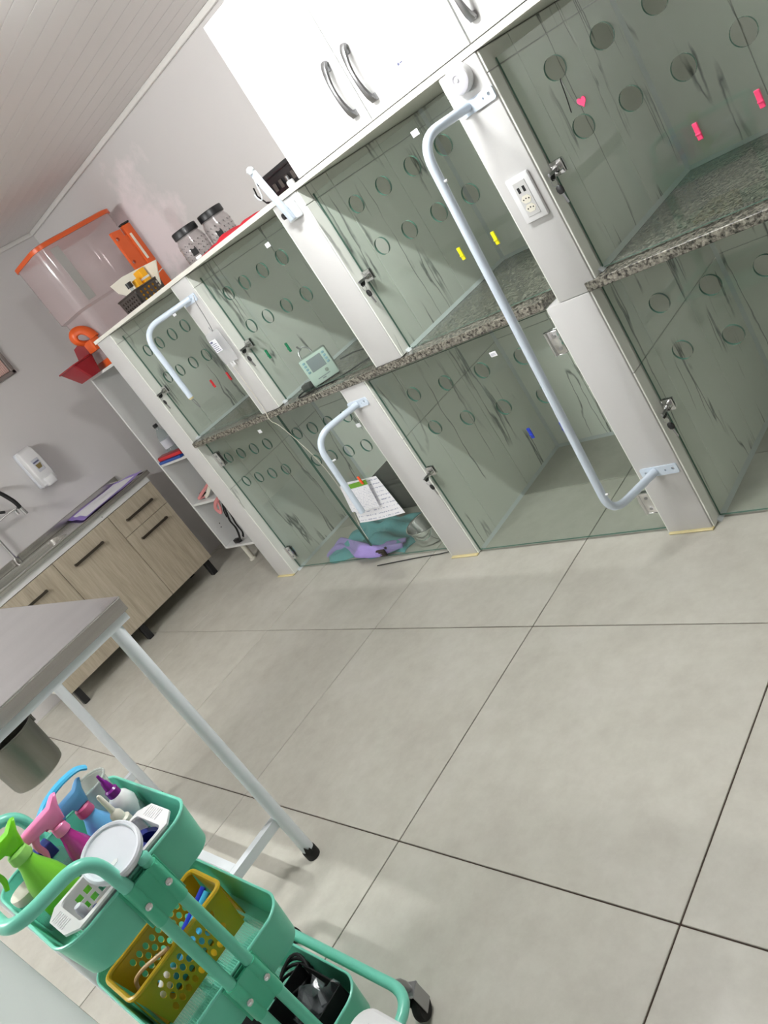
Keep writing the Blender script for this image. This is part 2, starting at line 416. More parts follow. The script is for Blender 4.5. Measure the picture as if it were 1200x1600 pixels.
# ------------------------------------------------------------------ the room
XL, XR, YF, YB, ZC = -3.45, 3.2, -2.6, 2.11, 2.412
T = .85
fl = struct('floor', MB().box(XL, XR, YF, YB, -.05, -.004), 'grout')
full = None
for i in range(-5, 4):
    for j in range(-4, 3):
        x0, x1 = max(i * T, XL) + .002, min((i + 1) * T, XR) - .002; y0, y1 = max(j * T, YF) + .002, min((j + 1) * T, YB) - .002
        if x1 - x0 < .02 or y1 - y0 < .02: continue
        isfull = abs(x1 - x0 - T) < .005 and abs(y1 - y0 - T) < .005
        if isfull and full: share(full, 'floor_tile', fl, (x0, y0, 0)); continue
        b = MB().rbox(0, x1 - x0, 0, y1 - y0, -.012, 0, .0012, 1)
        o = obj('floor_tile', b, 'floor_tile', fl, None); o.location = (x0, y0, 0)
        if isfull: full = o
struct('wall_left', MB().box(XL - .1, XL, YF - .1, YB + .1, -.05, 2.5), 'wall_paint')
struct('wall_back', MB().box(XL, XR, YB, YB + .1, -.05, 2.5), 'wall_paint_patched')
struct('wall_right', MB().box(XR, XR + .1, YF - .1, YB + .1, -.05, 2.5), 'wall_paint')
struct('wall_front', MB().box(XL, XR, YF - .1, YF, -.05, 2.5), 'wall_paint')
ce = struct('ceiling', MB().box(XL, XR, YF, YB, ZC + .012, ZC + .1), 'joint')
pl = None; y = YB
while y > YF + .02:
    ya = max(y - .1, YF)
    if pl is None or y - ya < .099:
        o = obj('ceiling_plank', MB().rbox(XL + .002, XR - .002, -(y - ya) + .0032, 0, 0, .014, .001, 1), 'pvc_ceiling', ce, 30); o.location = (0, y, ZC)
        pl = pl or o
    else: share(pl, 'ceiling_plank', ce, (0, y, ZC))
    y -= .1
struct('trim_1', MB().rbox(XL, XR, YB - .022, YB, ZC - .028, ZC, .006, 2), 'pvc_trim', smooth=30)
struct('trim_2', MB().rbox(XL, XL + .022, YF, YB - .022, ZC - .028, ZC, .006, 2), 'pvc_trim', smooth=30)
# small window with a ribbed pinkish blind, high on the left wall
wb = MB()
y0, y1, z0, z1 = .80, 1.41, 1.742, 2.25
for a in ((y0, y1, z0, z0 + .025), (y0, y1, z1 - .025, z1), (y0, y0 + .025, z0, z1), (y1 - .025, y1, z0, z1)): wb.rbox(XL, XL + .02, a[0], a[1], a[2], a[3], .004, 1)
win = struct('window_1', wb, 'window_grey')
obj('blind_backing', MB().box(XL + .001, XL + .004, y0 + .02, y1 - .02, z0 + .02, z1 - .02), 'window_grey', win, None)
rib = None; k = 0
while y0 + .03 + k * .012 < y1 - .036:
    yy = y0 + .03 + k * .012
    if rib is None: rib = obj('blind_slat', MB().rbox(XL + .004, XL + .009, 0, .010, z0 + .028, z1 - .028, .002, 1), 'blind', win, None); rib.location = (0, yy, 0)
    else: share(rib, 'blind_slat', win, (0, yy, 0))
    k += 1
# ceiling tubes outside the frame: the kennel lamp and an added rear fill
for k, ((xa, xb), yy, s) in enumerate(LAMPS):
    t = thing('ceiling_tube', ['slim white tube lamp on the ceiling above the kennels', 'slim white tube added as unseen fill light on the ceiling behind the trolley'][k], 'lamp', ((xa + xb) / 2, yy, ZC - .06), group='ceiling tube lamps')
    obj('housing', MB().rbox(xa - .02, xb + .02, yy - .045, yy + .045, ZC - .03, ZC + .001, .006, 2), 'white_steel', t)
    obj('tube', MB().tube([(xa, yy, ZC - .045), (xb, yy, ZC - .045)], .02, 12), ['lamp_emit', 'fill_emit_rear'][k], t)

# ------------------------------------------------------------------ kennel bank
YC, ZG0, ZG, ZS = 1.291, .884, .912, 1.575
YI = 2.078
bank = thing('kennel_bank', 'white built-in bank of kennels with glass doors and a speckled granite shelf', 'kennel', (-.37, 1.7, 0))
parts_ = [('P0', -2.10, -1.942, 0, ZS), ('P1', -1.246, -1.112, ZG, ZS), ('P2u', -.433, -.292, ZG, ZS), ('P2l', -.692, -.542, 0, ZG0),
          ('P3u', .397, .531, ZG0, ZS), ('P3l', .346, .499, 0, ZG0 + .0), ('P4', 1.222, 1.36, 0, ZS)]
YT = [YC + .001, 1.455, 1.765, YI]
def tiles_on(part, side, xf, z0, z1, zj):
    zs = [z0] + [z for z in zj if z0 + .02 < z < z1 - .02] + [z1]
    for a, b in zip(YT[:-1], YT[1:]):
        for c, d in zip(zs[:-1], zs[1:]):
            m_ = MB().rbox(xf if side > 0 else xf - .006, xf + .006 if side > 0 else xf, a + .0012, b - .0012, c + .0012, d - .0012, .0012, 1)
            obj('wall_tile', m_, 'marble', part, None)
for nm, xa, xb, za, zb in parts_:
    yf = YC - .004 if nm.startswith('P3') else YC
    p = obj('partition', MB().rbox(xa, xb, yf, YB - .001, za + .0005, zb - .0005, .004, 2), 'white_paint', bank)
    zj = [.60, ZG + .605]
    if nm == 'P0':
        tiles_on(p, 1, xb, .002, ZG0 - .001, zj); tiles_on(p, 1, xb, ZG + .001, ZS - .001, zj)
    elif nm != 'P4': tiles_on(p, 1, xb, za + .002, zb - .002, zj)
    if nm not in ('P0',): tiles_on(p, -1, xa, max(za, .002), min(zb, ZS) - .002, zj)
# back panels of each bay with tiles
bays = {'U1': (-1.942, -1.246, ZG, ZS), 'U2': (-1.112, -.433, ZG, ZS), 'U3': (-.292, .397, ZG, ZS), 'U4': (.531, 1.222, ZG, ZS),
        'L1': (-1.942, -.692, 0, ZG0), 'L2': (-.542, .346, 0, ZG0), 'L3': (.499, 1.222, 0, ZG0)}
for k, (xa, xb, za, zb) in bays.items():
    bp = obj('back_panel', MB().box(xa + .0005, xb - .0005, YI + .006, YB - .002, za + .001, zb - .001), 'joint', bank, None)
    x = xa
    while x < xb - .01:
        x2 = min(x + .31, xb); 
        if xb - x2 < .06: x2 = xb
        for c, d in ((za + .001, za + .604), (za + .604, zb - .001)):
            obj('wall_tile', MB().rbox(x + .0012, x2 - .0012, YI, YI + .006, c + .0012, d - .0012, .0012, 1), 'marble', bp, None)
        x = x2
    # silicone fillets where tiles meet floor and corner
    q = MB(); r = .012
    zf = za + (.001 if za else .0)
    xx = xa + .006
    q.add([(xx, YC + .03, zf), (xx + r, YC + .03, zf), (xx, YC + .03, zf + r), (xx, YI, zf), (xx + r, YI, zf), (xx, YI, zf + r)], [(0, 1, 2), (3, 5, 4), (1, 4, 5, 2), (0, 2, 5, 3), (0, 3, 4, 1)])
    q.add([(xx, YI, zf), (xx, YI - r, zf), (xx, YI, zf + r), (xb, YI, zf), (xb, YI - r, zf), (xb, YI, zf + r)], [(0, 2, 1), (3, 4, 5), (1, 2, 5, 4), (0, 3, 5, 2), (0, 1, 4, 3)])
    q.add([(xx, YI, zf), (xx + r, YI, zf), (xx, YI - r, zf), (xx, YI, zb), (xx + r, YI, zb), (xx, YI - r, zb)], [(0, 1, 2), (3, 5, 4), (1, 4, 5, 2), (0, 2, 5, 3), (0, 3, 4, 1)])
    obj('silicone_bead', q, 'caulk', bank, None)
obj('granite_shelf', MB().rbox(-1.942, .346, YC - .008, YI + .004, ZG0, ZG, .002, 1), 'granite', bank, 30)
obj('granite_shelf', MB().rbox(.5, 1.222, YC - .008, YI + .004, ZG0, ZG, .002, 1), 'granite', bank, 30)
obj('top_board', MB().rbox(-2.105, 1.365, YC - .006, YB - .001, ZS, ZS + .018, .001, 1), 'cream_edge', bank, 30)
for xa, xb in ((-2.1, -1.942), (-.692, -.54), (.346, .5)):
    obj('glue_line', MB().rbox(xa, xb + .004, YC - .014, YC + .006, .0, .007, .003, 1), 'yellow_glue', bank)
HU = {'U1': ([-1.821, -1.684, -1.547, -1.416], 1.413, 1.256), 'U2': ([-1.001, -.872, -.735, -.598], 1.424, 1.266), 'U3': ([-.139, -.001, .135, .269], 1.431, 1.276),
      'U4': ([.671, .809, .947, 1.087], 1.433, 1.277), 'L1a': ([-1.828, -1.7, -1.574, -1.449], .755, .601), 'L1b': ([-1.191, -1.069, -.944, -.819], .755, .6),
      'L2': ([-.36, -.189, -.013, .165], .76, .607), 'L3': ([.643, .793, .939, 1.086], .761, .605)}
DOORS = {'U1': (-1.932, -1.256, ZG + .006, 1.536, 1.345), 'U2': (-1.102, -.443, ZG + .006, 1.536, 1.345), 'U3': (-.282, .387, ZG + .006, 1.536, 1.345), 'U4': (.541, 1.212, ZG + .006, 1.536, 1.345),
         'L1a': (-1.932, -1.239, .012, .868, 1.345), 'L1b': (-1.233, -.702, .012, .868, 1.345), 'L2': (-.532, .336, .012, .872, 1.308), 'L3': (.509, 1.212, .012, .868, 1.345)}
LOCK = {'U1': (-1.914, 1.21), 'U2': (-1.083, 1.207), 'U3': (-.262, 1.215), 'U4': (.56, 1.22), 'L2': (-.512, .43), 'L3': (.528, .446)}
STICK = {'U1': (-1.424, 1.479), 'U2': (-.621, 1.487), 'U3': (.207, 1.502), 'L1a': (-1.428, .828), 'L1b': (-.78, .7), 'L2': (.07, .802)}
pane_of = {}
for k, (xa, xb, za, zb, yg) in DOORS.items():
    xs, zu, zl = HU[k]
    holes = [circ(x, z, .0295, 28) for z in (zu, zl) for x in xs]
    mx = frame((0, yg + .004, 0), (1, 0, 0), (0, 0, 1), (0, -1, 0))
    d = obj('glass_door', MB().plate([(xa, za), (xb, za), (xb, zb), (xa, zb)], holes, .008, mx, 0, 1), ['glass', 'glass_edge'], bank, None, label='greenish glass door with two rows of round holes')
    pane_of[k] = d; yf = yg - .004
    if k in STICK:
        x, z = STICK[k]; obj('sticker', MB().rbox(x - .014, x + .014, yf - .0012, yf - .0002, z - .009, z + .009, .0004, 1), 'paper', d, None, label='small white sticker')
        if k in ('U3', 'L2'): obj('sticker_print', MB().box(x - .010, x + .009, yf - .0016, yf - .0012, z - .005, z + .004), 'label_grey', d, None)
    if k in LOCK:
        x, z = LOCK[k]; q = MB()
        q.rbox(x - .017, x + .017, yf - .004, yf - .0005, z - .02, z + .02, .002, 1).rbox(x - .017, x + .017, yf + .0085, yf + .013, z - .02, z + .02, .002, 1)
        q.rbox(x - .026, x - .016, yf - .004, yf + .013, z - .02, z + .02, .002, 1)
        q.cyl((x, yf - .003, z), (x, yf - .02, z), .0115, n=18).cyl((x, yf - .02, z), (x, yf - .023, z), .008, n=14)
        obj('lock', q, 'chrome', d, label='small chrome cam lock')
    hs = {'L1a': [(-1.91, .765), (-1.91, .115)], 'L2': [(.312, .768), (.318, .127)], 'L3': [], 'L1b': []}.get(k, [])
    for x, z in hs:
        q = MB().rbox(x - .02, x + .024, yf - .007, yf - .0005, z - .042, z + .042, .006, 2).rbox(x - .02, x + .024, yf + .0085, yf + .015, z - .042, z + .042, .006, 2)
        q.cyl((x - .021, yf - .004, z - .042), (x - .021, yf - .004, z + .042), .007)
        h = obj('hinge', q, 'chrome', d, label='chrome glass hinge')
        for dz in (-.022, .022): obj('screw', MB().cyl((x + .005, yf - .007, z + dz), (x + .005, yf - .009, z + dz), .006, n=12), 'satin_metal', d)
    if k.startswith('L1'):
        x = -1.29 if k == 'L1a' else -1.185
        q = MB().rbox(x - .03, x + .03, yf - .012, yf - .0005, .018, .058, .003, 1).rbox(x - .03, x + .03, yf + .0085, yf + .018, .018, .058, .003, 1)
        for i in range(4): q.rbox(x - .03, x + .03, yf - .0145, yf - .011, .022 + i * .009, .027 + i * .009, .001, 1)
        obj('floor_catch', q, 'dark_metal', d, label='ribbed metal catch at the foot of the door')

# ------------------------------------------------------------------ wall cabinets
def wall_cabinet(x0, x1, seams, handles, label, sticker=None):
    t = thing('wall_cabinet', label, 'cabinet', ((x0 + x1) / 2, 1.7, ZS + .018), group='white wall cabinets above the kennels')
    z0, z1 = ZS + .0185, 2.103
    obj('body', MB().box(x0 + .001, x1 - .001, YC + .030, YB - .002, z0, z1), 'white_laminate', t, None)
    xs = [x0] + seams + [x1]
    for i in range(len(xs) - 1):
        d = obj('door', MB().rbox(xs[i] + .0016, xs[i + 1] - .0016, YC + .001, YC + .019, z0 + .003, z1, .0008, 1), 'white_laminate', t, 30)
        hx = handles[i]; q = MB()
        zz0, zz1 = 1.638, 1.796
        pts = [(hx, YC - .004 - .026 * math.sin(PI * (u / 12)) ** .6, zz0 + (zz1 - zz0) * u / 12) for u in range(13)]
        q.tube(pts, [.0055 + .0035 * (1 - math.sin(PI * u / 12)) for u in range(13)], 8, flat=1.5)
        q.rbox(hx - .012, hx + .012, YC - .010, YC + .001, zz0 - .006, zz0 + .014, .002, 1)
        q.rbox(hx - .006, hx + .006, YC - .014, YC + .001, zz1 - .026, zz1 - .012, .002, 1)
        obj('handle', q, 'satin_metal', d, label='brushed metal bow handle')
        if sticker and i == sticker[2]:
            s_ = obj('sticker', MB().rbox(sticker[0] - .012, sticker[0] + .012, YC - .0006, YC + .0008, sticker[1] - .006, sticker[1] + .006, .0003, 1), 'paper', d, None)
            obj('sticker_mark', MB().cyl((sticker[0] - .006, YC - .0005, sticker[1]), (sticker[0] - .006, YC - .001, sticker[1]), .004, n=10).box(sticker[0] - .001, sticker[0] + .009, YC - .001, YC - .0005, sticker[1] - .0015, sticker[1] + .0015), 'ink', d, None)
wall_cabinet(-.25, .527, [.136], [.093, .183], 'glossy white two-door wall cabinet with a bow handle on each door', (.315, 1.668, 1))
wall_cabinet(.529, 1.305, [.917], [.570, .878], 'white wall cabinet cut off by the top edge, right of the two-door one')

# ------------------------------------------------------------------ bars and arms on the pillars
def bracket(q, x0, x1, z, y, h=.017):
    out = rrect(x0, x1, z - h, z + h, .007, 4)
    holes = [circ(x0 + .018, z, .004, 10), circ((x0 + x1) / 2 + .022, z, .003, 10), circ(x1 - .016, z + .002, .005, 10)]
    q.plate(out, holes, .005, frame((0, y, 0), (1, 0, 0), (0, 0, 1), (0, -1, 0)))
t = thing('safety_bar', 'long pale blue-white steel bar standing off the pillar with the wall socket', 'bar', (.42, 1.26, .25))
yp = YC - .004
obj('bar', MB().tube(bend([(.44, yp - .004, 1.477), (.407, 1.08, 1.477), (.342, 1.08, .252), (.412, yp - .004, .254)], .075, 10), .0135, 14), 'blue_white_steel', t)
q = MB(); bracket(q, .412, .530, 1.472, yp); obj('bracket', q, 'blue_white_steel', t)
q = MB(); bracket(q, .362, .492, .254, yp); obj('bracket', q, 'blue_white_steel', t)
q = MB()
for z, x in ((1.36, .40), (.33, .347)): q.cyl((x + .010, 1.08, z), (x + .024, 1.078, z), .0035, n=10)
obj('stop_pin', q, 'white_plastic', t)
t = thing('drip_hanger', 'short pale steel arm bent downwards on the narrow pillar by the drip bag', 'hanger', (-1.18, 1.26, 1.49), group='hinged arms on the kennel pillars')
obj('bar', MB().tube(bend([(-1.17, YC - .004, 1.493), (-1.30, 1.08, 1.493), (-1.302, 1.08, 1.163)], .085, 10), .0125, 14), 'blue_white_steel', t)
q = MB(); bracket(q, -1.235, -1.125, 1.488, YC); obj('bracket', q, 'blue_white_steel', t)
obj('end_plug', MB().cyl((-1.302, 1.08, 1.1632), (-1.302, 1.08, 1.155), .0125, .009, 14), 'yellow_glue', t)
q = MB().tube(smoothpath([(-1.302, 1.08, 1.156), (-1.296, 1.085, 1.135), (-1.297, 1.085, 1.105), (-1.302, 1.08, 1.13), (-1.305, 1.078, 1.155)], 5), .0015, 6); obj('wire_loop', q, 'satin_metal', t)
q = MB().tube(smoothpath([(-1.122, YC - .012, 1.497), (-1.128, YC - .018, 1.47), (-1.135, YC - .02, 1.40), (-1.143, YC - .022, 1.345), (-1.150, YC - .022, 1.336), (-1.156, YC - .022, 1.345), (-1.155, YC - .022, 1.356)], 5), .0018, 8); obj('wire_hook', q, 'satin_metal', t)
t = thing('drip_hanger', 'short pale steel arm bent downwards in front of the paper sheets', 'hanger', (-.65, 1.26, .8), group='hinged arms on the kennel pillars')
obj('bar', MB().tube(bend([(-.645, YC - .004, .806), (-.722, 1.07, .806), (-.74, 1.07, .44)], .09, 10), .0135, 14), 'blue_white_steel', t)
q = MB(); bracket(q, -.70, -.582, .806, YC); obj('bracket', q, 'blue_white_steel', t)
q = MB().cyl((-.717, 1.078, .69), (-.705, 1.088, .69), .004, n=10); obj('stop_pin', q, 'white_plastic', t)
t = thing('drip_hanger', 'short pale steel arm folded upwards on the pillar below the wall cabinet corner', 'hanger', (-.345, 1.26, 1.5), group='hinged arms on the kennel pillars')
fr = axisframe((-.345, 1.262, 1.505), V((-.35, 1.228, 1.70)) - V((-.345, 1.262, 1.505)))
obj('bar', MB().rbox(-.012, .012, -.008, .008, 0, .195, .004, 2, mx=fr), 'blue_white_steel', t)
obj('end_ball', MB().lathe([(0.0001, -.014), (.010, -.010), (.0145, 0), (.010, .010), (.0001, .014)], (-.35, 1.225, 1.703), n=16), 'white_steel', t)
obj('bracket', MB().rbox(-.38, -.317, 1.272, YC, 1.50, 1.56, .003, 1), 'white_steel', t)
obj('bolt', MB().cyl((-.372, 1.272, 1.53), (-.376, 1.258, 1.53), .011, n=14), 'black_plastic', t)
obj('wire_hook', MB().tube(smoothpath([(-.35, 1.226, 1.695), (-.362, 1.225, 1.66), (-.37, 1.225, 1.625), (-.382, 1.225, 1.612), (-.394, 1.225, 1.62), (-.398, 1.225, 1.64)], 5), .0022, 8), 'white_steel', t)

# ------------------------------------------------------------------ things on the pillars
t = thing('sensor_light', 'round white battery light stuck on the pillar just under the wall cabinets', 'light', (.463, 1.28, 1.51))
fr = frame((.463, yp, 1.545), (1, 0, 0), (0, 0, 1), (0, -1, 0))
obj('base', MB().lathe([(.037, 0), (.038, .004), (.038, .02), (.036, .024)], (.463, yp, 1.545), (0, -1, 0), 32), 'white_plastic', t)
obj('diffuser', MB().lathe([(.0355, .0), (.035, .004), (.031, .0055), (.012, .006), (.009, .003), (.0001, .003)], (.463, yp - .0215, 1.545), (0, -1, 0), 32), 'puck_grey', t)
obj('sensor', MB().lathe([(.006, 0), (.005, .004), (.0001, .006)], (.463, yp - .0245, 1.545), (0, -1, 0), 16), 'white_plastic', t)
t = thing('power_socket', 'white wall plate with two USB ports and two sockets on the pillar', 'socket', (.472, 1.28, 1.132))
obj('plate', MB().rbox(.434, .510, yp - .012, yp, 1.132, 1.263, .004, 2), 'white_plastic', t)
obj('insert', MB().rbox(.452, .494, yp - .014, yp - .0115, 1.148, 1.247, .001, 1), 'white_paint', t)
for x in (.464, .481): obj('usb_port', MB().box(x - .004, x + .004, yp - .0146, yp - .0138, 1.216, 1.232), 'black_plastic', t, None)
for z in (1.196, 1.170):
    s_ = obj('socket', MB().plate([(.456, z), (.464, z + .011), (.482, z + .011), (.490, z), (.482, z - .011), (.464, z - .011)], [], .0012, frame((0, yp - .0138, 0), (1, 0, 0), (0, 0, 1), (0, -1, 0))), 'cream_plastic', t, None)
    q = MB()
    for x in (.464, .473, .482): q.cyl((x, yp - .0149, z + (.002 if x == .473 else 0)), (x, yp - .0155, z + (.002 if x == .473 else 0)), .0021, n=10)
    obj('pin_hole', q, 'black_plastic', s_)
def keys(x, y, z, where, lean=0):
    t = thing('key_pair', 'keys with black heads hanging at the ' + where, 'keys', (x, y - .02, z - .07), group='keys in the kennel locks')
    def key(name, o, d):
        fr = axisframe(o, d, (0, 1, 0)); q = MB(); q.lathe([(.0001, -.026), (.009, -.022), (.0115, -.012), (.009, -.002), (.004, 0)], o, d, 14, sx=.35, xh=(0, 1, 0))
        k_ = obj(name, q, 'black_plastic', t); b = MB().box(-.0008, .0008, -.0035, .0035, 0, .028, mx=fr); obj('blade', b, 'satin_metal', k_, None)
    yk = y - .034
    q = MB().rbox(x - .0035, x + .0035, yk - .026, y - .023, z - .0045, z + .0045, .001, 1); obj('key_blade', q, 'satin_metal', t)
    q = MB().lathe([(.0001, 0), (.009, .004), (.0115, .013), (.009, .022), (.0001, .026)], (x, yk, z + .002), (-.25, -.5, -.85), 14, sx=.35); obj('key', q, 'black_plastic', t)
    q = MB().tube([(x - .004 + .009 * math.cos(a), yk - .012, z - .026 + .010 * math.sin(a)) for a in [i * PI / 6 for i in range(12)]], .0008, 6, True); obj('ring', q, 'satin_metal', t)
    key('key', (x + .004 + lean, yk - .012, z - .060), (.15, 0, -1))
for k, wh in (('U1', 'upper kennel door next to the open shelves'), ('U2', 'kennel door beside the drip bag'), ('U3', 'kennel door below the two-door wall cabinet'), ('U4', 'kennel door beside the wall socket'),
              ('L2', 'low kennel door right of the steel bowl'), ('L3', 'lower right kennel door')):
    x, z = LOCK[k]; keys(x, DOORS[k][4] - .004, z, wh)
def peg(x, y, z, mat_, lab):
    q = MB().rbox(x - .0065, x + .0065, y - .006, y - .0003, z - .021, z + .021, .0012, 1).rbox(x - .0068, x + .0068, y - .0085, y - .004, z - .008, z - .004, .0008, 1)
    single('clothes_peg', lab, 'peg', q, mat_, (x, y, z - .021), 'small coloured pegs on the kennel glass')
for k, m_, (xa, za), (xb, zb), cl in (('U1', 'red_gloss', (-1.508, 1.129), (-1.357, 1.126), 'red'), ('U2', 'green_gloss', (-1.012, 1.133), (-.87, 1.12), 'dark green'), ('U3', 'yellow_gloss', (.135, 1.135), (.274, 1.130), 'yellow'),
                                  ('U4', 'hot_pink', (.922, 1.135), (1.07, 1.136), 'pink'), ('L2', 'blue_gloss', (.036, .487), (.171, .479), 'blue')):
    yf = DOORS[k][4] - .004
    peg(xa, yf, za, m_, 'small %s clothes peg on kennel glass, the left one of its pair' % cl)
    peg(xb, yf, zb, m_, 'small %s clothes peg on kennel glass, the right one of its pair' % cl)
t = thing('heart_charm', 'tiny red heart hung by a wire from a hole in the upper right kennel door', 'charm', (.70, 1.335, 1.318))
out = []
for i in range(24):
    a = 2 * PI * i / 24; out.append((.699 + .0009 * 16 * math.sin(a) ** 3 * .85, 1.332 + .0009 * (13 * math.cos(a) - 5 * math.cos(2 * a) - 2 * math.cos(3 * a) - math.cos(4 * a))))
obj('heart', MB().plate(out[::-1], [], .003, frame((0, 1.3395, 0), (1, 0, 0), (0, 0, 1), (0, -1, 0))), 'hot_pink', t, None)
obj('wire', MB().tube(smoothpath([(.672, 1.345, 1.405), (.673, 1.337, 1.400), (.668, 1.337, 1.36), (.662, 1.337, 1.322)], 5), .0014, 6), 'black_plastic', t)
obj('wire', MB().tube(smoothpath([(.674, 1.345, 1.405), (.676, 1.337, 1.400), (.68, 1.337, 1.35), (.688, 1.337, 1.325), (.695, 1.337, 1.324)], 5), .001, 6), 'satin_metal', t)
# drip bag hanging on the hook
t = thing('drip_bag', 'clear plastic drip bag with a printed label hanging on the narrow pillar', 'bag', (-1.17, 1.27, 1.175))
q = MB(); rings = []
for u in range(9):
    z = 1.335 - .15 * u / 8; wv = .058 if 0 < u < 8 else .052; d = .004 + .012 * math.sin(PI * u / 8)
    rings.append([(-1.172 + wv * math.cos(a), 1.274 + d * math.sin(a), z) for a in [2 * PI * i / 20 for i in range(20)]])
q.loft(rings); obj('pouch', q, 'film_clear', t)
lb = obj('label', MB().rbox(-1.20, -1.148, 1.2560, 1.2572, 1.248, 1.305, .0004, 1), 'paper', t, None)
q = MB()
for i in range(5): q.box(-1.195, -1.158 - .004 * (i % 2), 1.2552, 1.2559, 1.253 + i * .008, 1.2555 + i * .008)
q.box(-1.197, -1.178, 1.2552, 1.2559, 1.293, 1.301); obj('label_print', q, 'ink', lb, None)
obj('port', MB().cyl((-1.178, 1.272, 1.187), (-1.178, 1.272, 1.165), .005, n=10).cyl((-1.158, 1.272, 1.187), (-1.158, 1.272, 1.168), .004, n=10), 'white_plastic', t)
q = MB().tube(smoothpath([(-1.178, 1.268, 1.165), (-1.19, 1.278, 1.10), (-1.20, 1.284, 1.0), (-1.205, 1.284, .93), (-1.20, 1.274, .88), (-1.176, 1.285, .83), (-1.15, 1.31, .68), (-1.142, 1.325, .55), (-1.150, 1.333, .42), (-1.165, 1.334, .33), (-1.20, 1.334, .215), (-1.21, 1.335, .13)], 8), .0014, 8)
single('drip_line', 'thin white drip tube running down from the bag past the lower glass doors', 'tube', q, 'cream_plastic', (-1.18, 1.3, .13))
# sheets of paper on the lower left door
def sheet(name, lab, c4, y, mat_, curl=0):
    tl, tr, br, bl = c4; n = 8; q = MB(); uv = []
    def fn(u, v):
        a = V(tl) * (1 - u) + V(tr) * u; b = V(bl) * (1 - u) + V(br) * u; p = a * (1 - v) + b * v
        return (p[0], y - curl * math.sin(PI * u) * (.3 + .7 * v) - curl * v * .5, p[1])
    q.grid(fn, n, n); uv = [(u / n, 1 - v / n) for v in range(n + 1) for u in range(n + 1)]
    nv = len(q.v); q.v += [(a, b + .0006, c) for a, b, c in q.v]; q.f += [[i + nv for i in f[::-1]] for f in q.f]; q.m += [0] * len(q.m)
    bx = [i for i in range(n + 1)] + [(n + 1) * k + n for k in range(1, n + 1)] + [(n + 1) * n + n - k for k in range(1, n + 1)] + [(n + 1) * (n - k) for k in range(1, n)]
    for i in range(len(bx)):
        a, b = bx[i], bx[(i + 1) % len(bx)]; q.f.append([a, a + nv, b + nv, b]); q.m.append(0)
    base = (bl[0], y, bl[1]); q.v = [(p[0] - base[0], p[1] - base[1], p[2] - base[2]) for p in q.v]
    o = obj(name, q, mat_, None, 40, uv=uv + uv); o.location = base; tag(o, lab, 'paper', 'papers clipped to the lower left kennel door')
sheet('paper_sheet', 'large white printed sheet behind the notes on the kennel glass', ((-1.115, .457), (-.875, .452), (-.845, .243), (-1.178, .232)), 1.336, 'print_sheet', .010)
sheet('paper_note', 'narrow white handwritten note, left of the one with a green heading', ((-1.125, .452), (-1.03, .456), (-1.062, .305), (-1.163, .305)), 1.320, 'print_plain', .003)
sheet('paper_note', 'small white form with a green heading clipped to the kennel glass', ((-1.075, .452), (-.925, .458), (-.952, .306), (-1.092, .308)), 1.3145, 'print_form', .003)
peg(-.951, 1.312, .463, 'orange_gloss', 'orange clothes peg holding the form with the green heading')
peg(-1.085, 1.312, .462, 'orange_gloss', 'orange clothes peg half hidden behind the bent steel arm')

# ------------------------------------------------------------------ things inside the kennels
t = thing('infusion_pump', 'pale green-white infusion pump with a grey screen on the granite shelf', 'pump', (-.851, 1.40, ZG), math.atan2(.083, .082))
q = MB().rbox(-.062, .062, 0, .075, .008, .128, .008, 2); obj('case', q, 'pump_side', t, world=False)
obj('front', MB().rbox(-.063, .063, -.010, .004, .006, .130, .006, 2), 'pump_case', t, world=False)
obj('screen', MB().rbox(-.034, .034, -.0115, -.009, .062, .118, .001, 1), 'screen_grey', t, None, world=False)
bt = None
for sx in (-1, 1):
    for i in range(4):
        if bt is None: bt = obj('button', MB().rbox(-.006, .006, -.0125, -.009, -.005, .005, .0015, 1), 'pale_blue', t, world=False); bt.location = (sx * .047, 0, .07 + i * .0145)
        else: share(bt, 'button', t, (sx * .047, 0, .07 + i * .0145))
obj('dial', MB().lathe([(.0001, 0), (.008, 0), (.008, .003), (.0001, .004)], (.022, -.0095, .044), (0, -1, 0), 16), 'pump_side', t, world=False)
q = MB().box(-.03, .028, -.0106, -.0099, .026, .030).box(-.012, .004, -.0106, -.0099, .018, .023); obj('lettering', q, 'screen_grey', t, None, world=False)
q = MB().tube(smoothpath([(-.05, .05, .128), (-.045, .055, .155), (-.02, .055, .168), (.0, .055, .15), (.005, .05, .128)], 5), .003, 8).cyl((-.03, .055, .160), (-.038, .05, .182), .004, n=8); obj('clamp_hook', q, 'satin_metal', t, world=False)
obj('foot_bar', MB().rbox(-.055, .055, .005, .06, 0, .008, .002, 1), 'black_plastic', t, world=False)
q = MB().tube(smoothpath([(-.80, 1.475, .955), (-.74, 1.53, .945), (-.66, 1.56, .918), (-.60, 1.53, .917), (-.60, 1.47, .917), (-.66, 1.42, .917), (-.72, 1.37, .9153), (-.80, 1.345, .9150), (-.87, 1.318, .917), (-.935, 1.308, .914), (-.975, 1.312, .915), (-.985, 1.335, .918), (-.965, 1.362, .919)], 8), .0032, 8)
t = thing('power_cable', 'black power cable looping out from the infusion pump over the shelf edge', 'cable', (-.8, 1.4, ZG))
obj('cord', q, 'black_rubber', t)
obj('plug', MB().rbox(-.985, -.93, 1.355, 1.392, ZG, ZG + .032, .008, 2), 'black_plastic', t)
